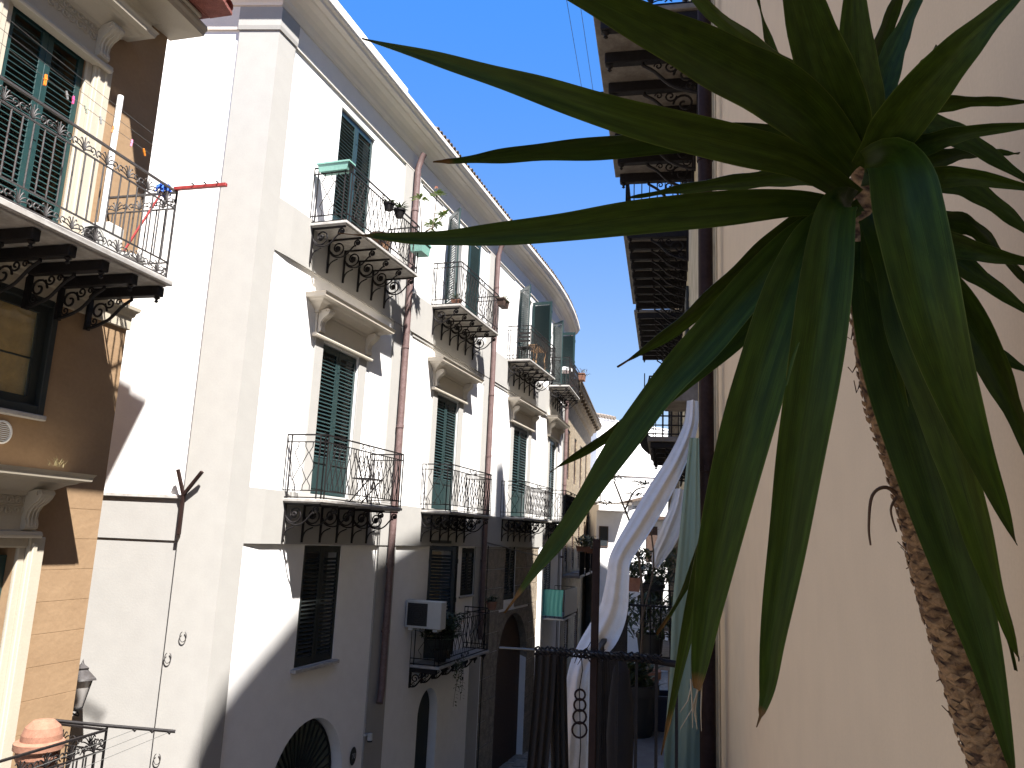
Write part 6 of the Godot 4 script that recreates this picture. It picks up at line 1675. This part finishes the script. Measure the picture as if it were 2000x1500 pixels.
func more_materials() -> void:
	M.roof_red = tri(mat(lin(0.30, 0.10, 0.08), 0.85), TX.clay, TX.rough, 0.5, 1.0)
	M.roof_grey = tri(mat(lin(0.35, 0.31, 0.28), 0.9), TX.stone, TX.rough, 0.7, 1.0)
	M.blind = tri(mat(lin(0.72, 0.43, 0.07), 0.9), TX.stain, null, 0.8)
	M.pane = mat(Color(0.75, 0.8, 0.75, 0.10), 0.05); M.pane.transparency = BaseMaterial3D.TRANSPARENCY_ALPHA
	M.tile_floor = tri(mat(lin(0.22, 0.23, 0.24), 0.3), TX.stain, null, 0.6)
	M.steel = mat(lin(0.11, 0.11, 0.105), 0.5, 0.2)
	M.brown_wood = tri(mat(lin(0.085, 0.05, 0.035), 0.7), TX.rust, TX.grain, 0.6, 0.5)
	M.pine = tri(mat(lin(0.40, 0.26, 0.13), 0.7), TX.clay, null, 0.4)
	M.mint = tri(mat(lin(0.22, 0.42, 0.36), 0.6), TX.paintwear, null, 0.3)
	M.wicker = tri(mat(lin(0.28, 0.15, 0.08), 0.9), TX.stone, TX.rough, 0.08, 1.5)
	M.bark_grey = tri(mat(lin(0.16, 0.13, 0.10), 0.95), TX.stone, TX.rough, 0.1, 1.0)
	M.bark_v = tri(mat(Color(1, 1, 1), 0.95), TX.stone, TX.rough, 0.035, 1.6); M.bark_v.vertex_color_use_as_albedo = true
	M.dry = mat(lin(0.10, 0.055, 0.03), 0.95)
	M.straw = mat(lin(0.34, 0.27, 0.18), 0.95)
	M.ac_white = tri(mat(lin(0.46, 0.46, 0.44), 0.6), TX.plaster, null, 0.4)
	M.red_cloth = mat(lin(0.40, 0.03, 0.04), 0.95)
	M.purple_cloth = tri(mat(lin(0.55, 0.42, 0.56), 0.95), mottled(71, Color(0.35, 0.25, 0.4), Color(1, 1, 1), 0.03, 0.06, 0.5, 256), null, 0.35)
	M.lilac_cloth = tri(mat(lin(0.62, 0.55, 0.68), 0.95), mottled(73, Color(0.4, 0.35, 0.5), Color(1, 1, 1), 0.03, 0.06, 0.5, 256), null, 0.35)
	M.green_cloth = mat(lin(0.10, 0.38, 0.33), 0.5); M.green_cloth.backlight_enabled = true; M.green_cloth.backlight = Color(0.1, 0.3, 0.26)
	M.sage_cloth = mat(lin(0.20, 0.275, 0.22), 0.95); M.sage_cloth.backlight_enabled = true; M.sage_cloth.backlight = Color(0.1, 0.13, 0.115)
	M.print_cloth = tri(mat(lin(0.05, 0.040, 0.032), 0.95), mottled(75, Color(0.25, 0.22, 0.2), Color(1, 1, 1), 0.1, 0.2, 0.5, 256), null, 0.2)
	M.dark_screen = tri(mat(lin(0.05, 0.06, 0.07), 0.7), TX.rust, null, 0.8)
	M.milk_glass = mat(lin(0.45, 0.43, 0.42), 0.3)
	M.red_paint = tri(mat(lin(0.42, 0.05, 0.05), 0.5), TX.rust, null, 0.3)
	M.blue = mat(lin(0.02, 0.10, 0.50), 0.8)
	M.navy = mat(lin(0.010, 0.013, 0.035), 0.5)
	M.black_cloth = mat(lin(0.012, 0.011, 0.012), 0.95)
	M.black_pot = mat(lin(0.012, 0.012, 0.012), 0.6)

func _ready() -> void:
	rng.seed = 17
	# camera
	var cam := Camera3D.new(); cam.name = "camera"
	cam.projection = Camera3D.PROJECTION_PERSPECTIVE; cam.keep_aspect = Camera3D.KEEP_HEIGHT
	cam.fov = rad_to_deg(2.0 * atan(750.0 / 1545.0)); cam.near = 0.05; cam.far = 900.0
	add_child(cam)
	cam.position = V(0, EYE, 0)
	cam.basis = Basis(V(1, 0, 0), atan(1545.0 / 7887.0)) * Basis(V(0, 0, 1), deg_to_rad(2.47))
	cam.current = true
	# sky and sun
	var we := WorldEnvironment.new(); we.name = "world"
	var env := Environment.new()
	var sky := Sky.new(); var sm := ProceduralSkyMaterial.new()
	sm.sky_top_color = lin(0.016, 0.078, 0.245); sm.sky_horizon_color = lin(0.215, 0.262, 0.255); sm.sky_curve = 0.15
	sm.sky_energy_multiplier = 1.0
	sm.ground_bottom_color = Color(0.25, 0.24, 0.22); sm.ground_horizon_color = Color(0.5, 0.5, 0.5)
	sm.sun_angle_max = 0.0
	sky.sky_material = sm
	env.background_mode = Environment.BG_SKY; env.sky = sky
	env.background_energy_multiplier = 1.0
	env.tonemap_mode = Environment.TONE_MAPPER_LINEAR
	env.tonemap_exposure = 4.1
	env.sdfgi_enabled = true; env.ssao_enabled = true; env.ssil_enabled = true
	we.environment = env; add_child(we)
	var sun := DirectionalLight3D.new(); sun.name = "sun"
	sun.light_energy = 1.55; sun.light_color = Color(1.0, 0.98, 0.95); sun.light_angular_distance = 0.8; sun.shadow_enabled = true
	add_child(sun)
	sun.look_at_from_position(V(0, 30, 0), V(0, 30, 0) + V(-0.694, -2.1, -1.075), V(0, 0, -1))
	make_plan(); make_materials(); more_materials()
	make_ground()
	make_palazzo(); make_ochre(); make_right(); make_far(); make_neighbour()
	make_yucca()
	make_props()
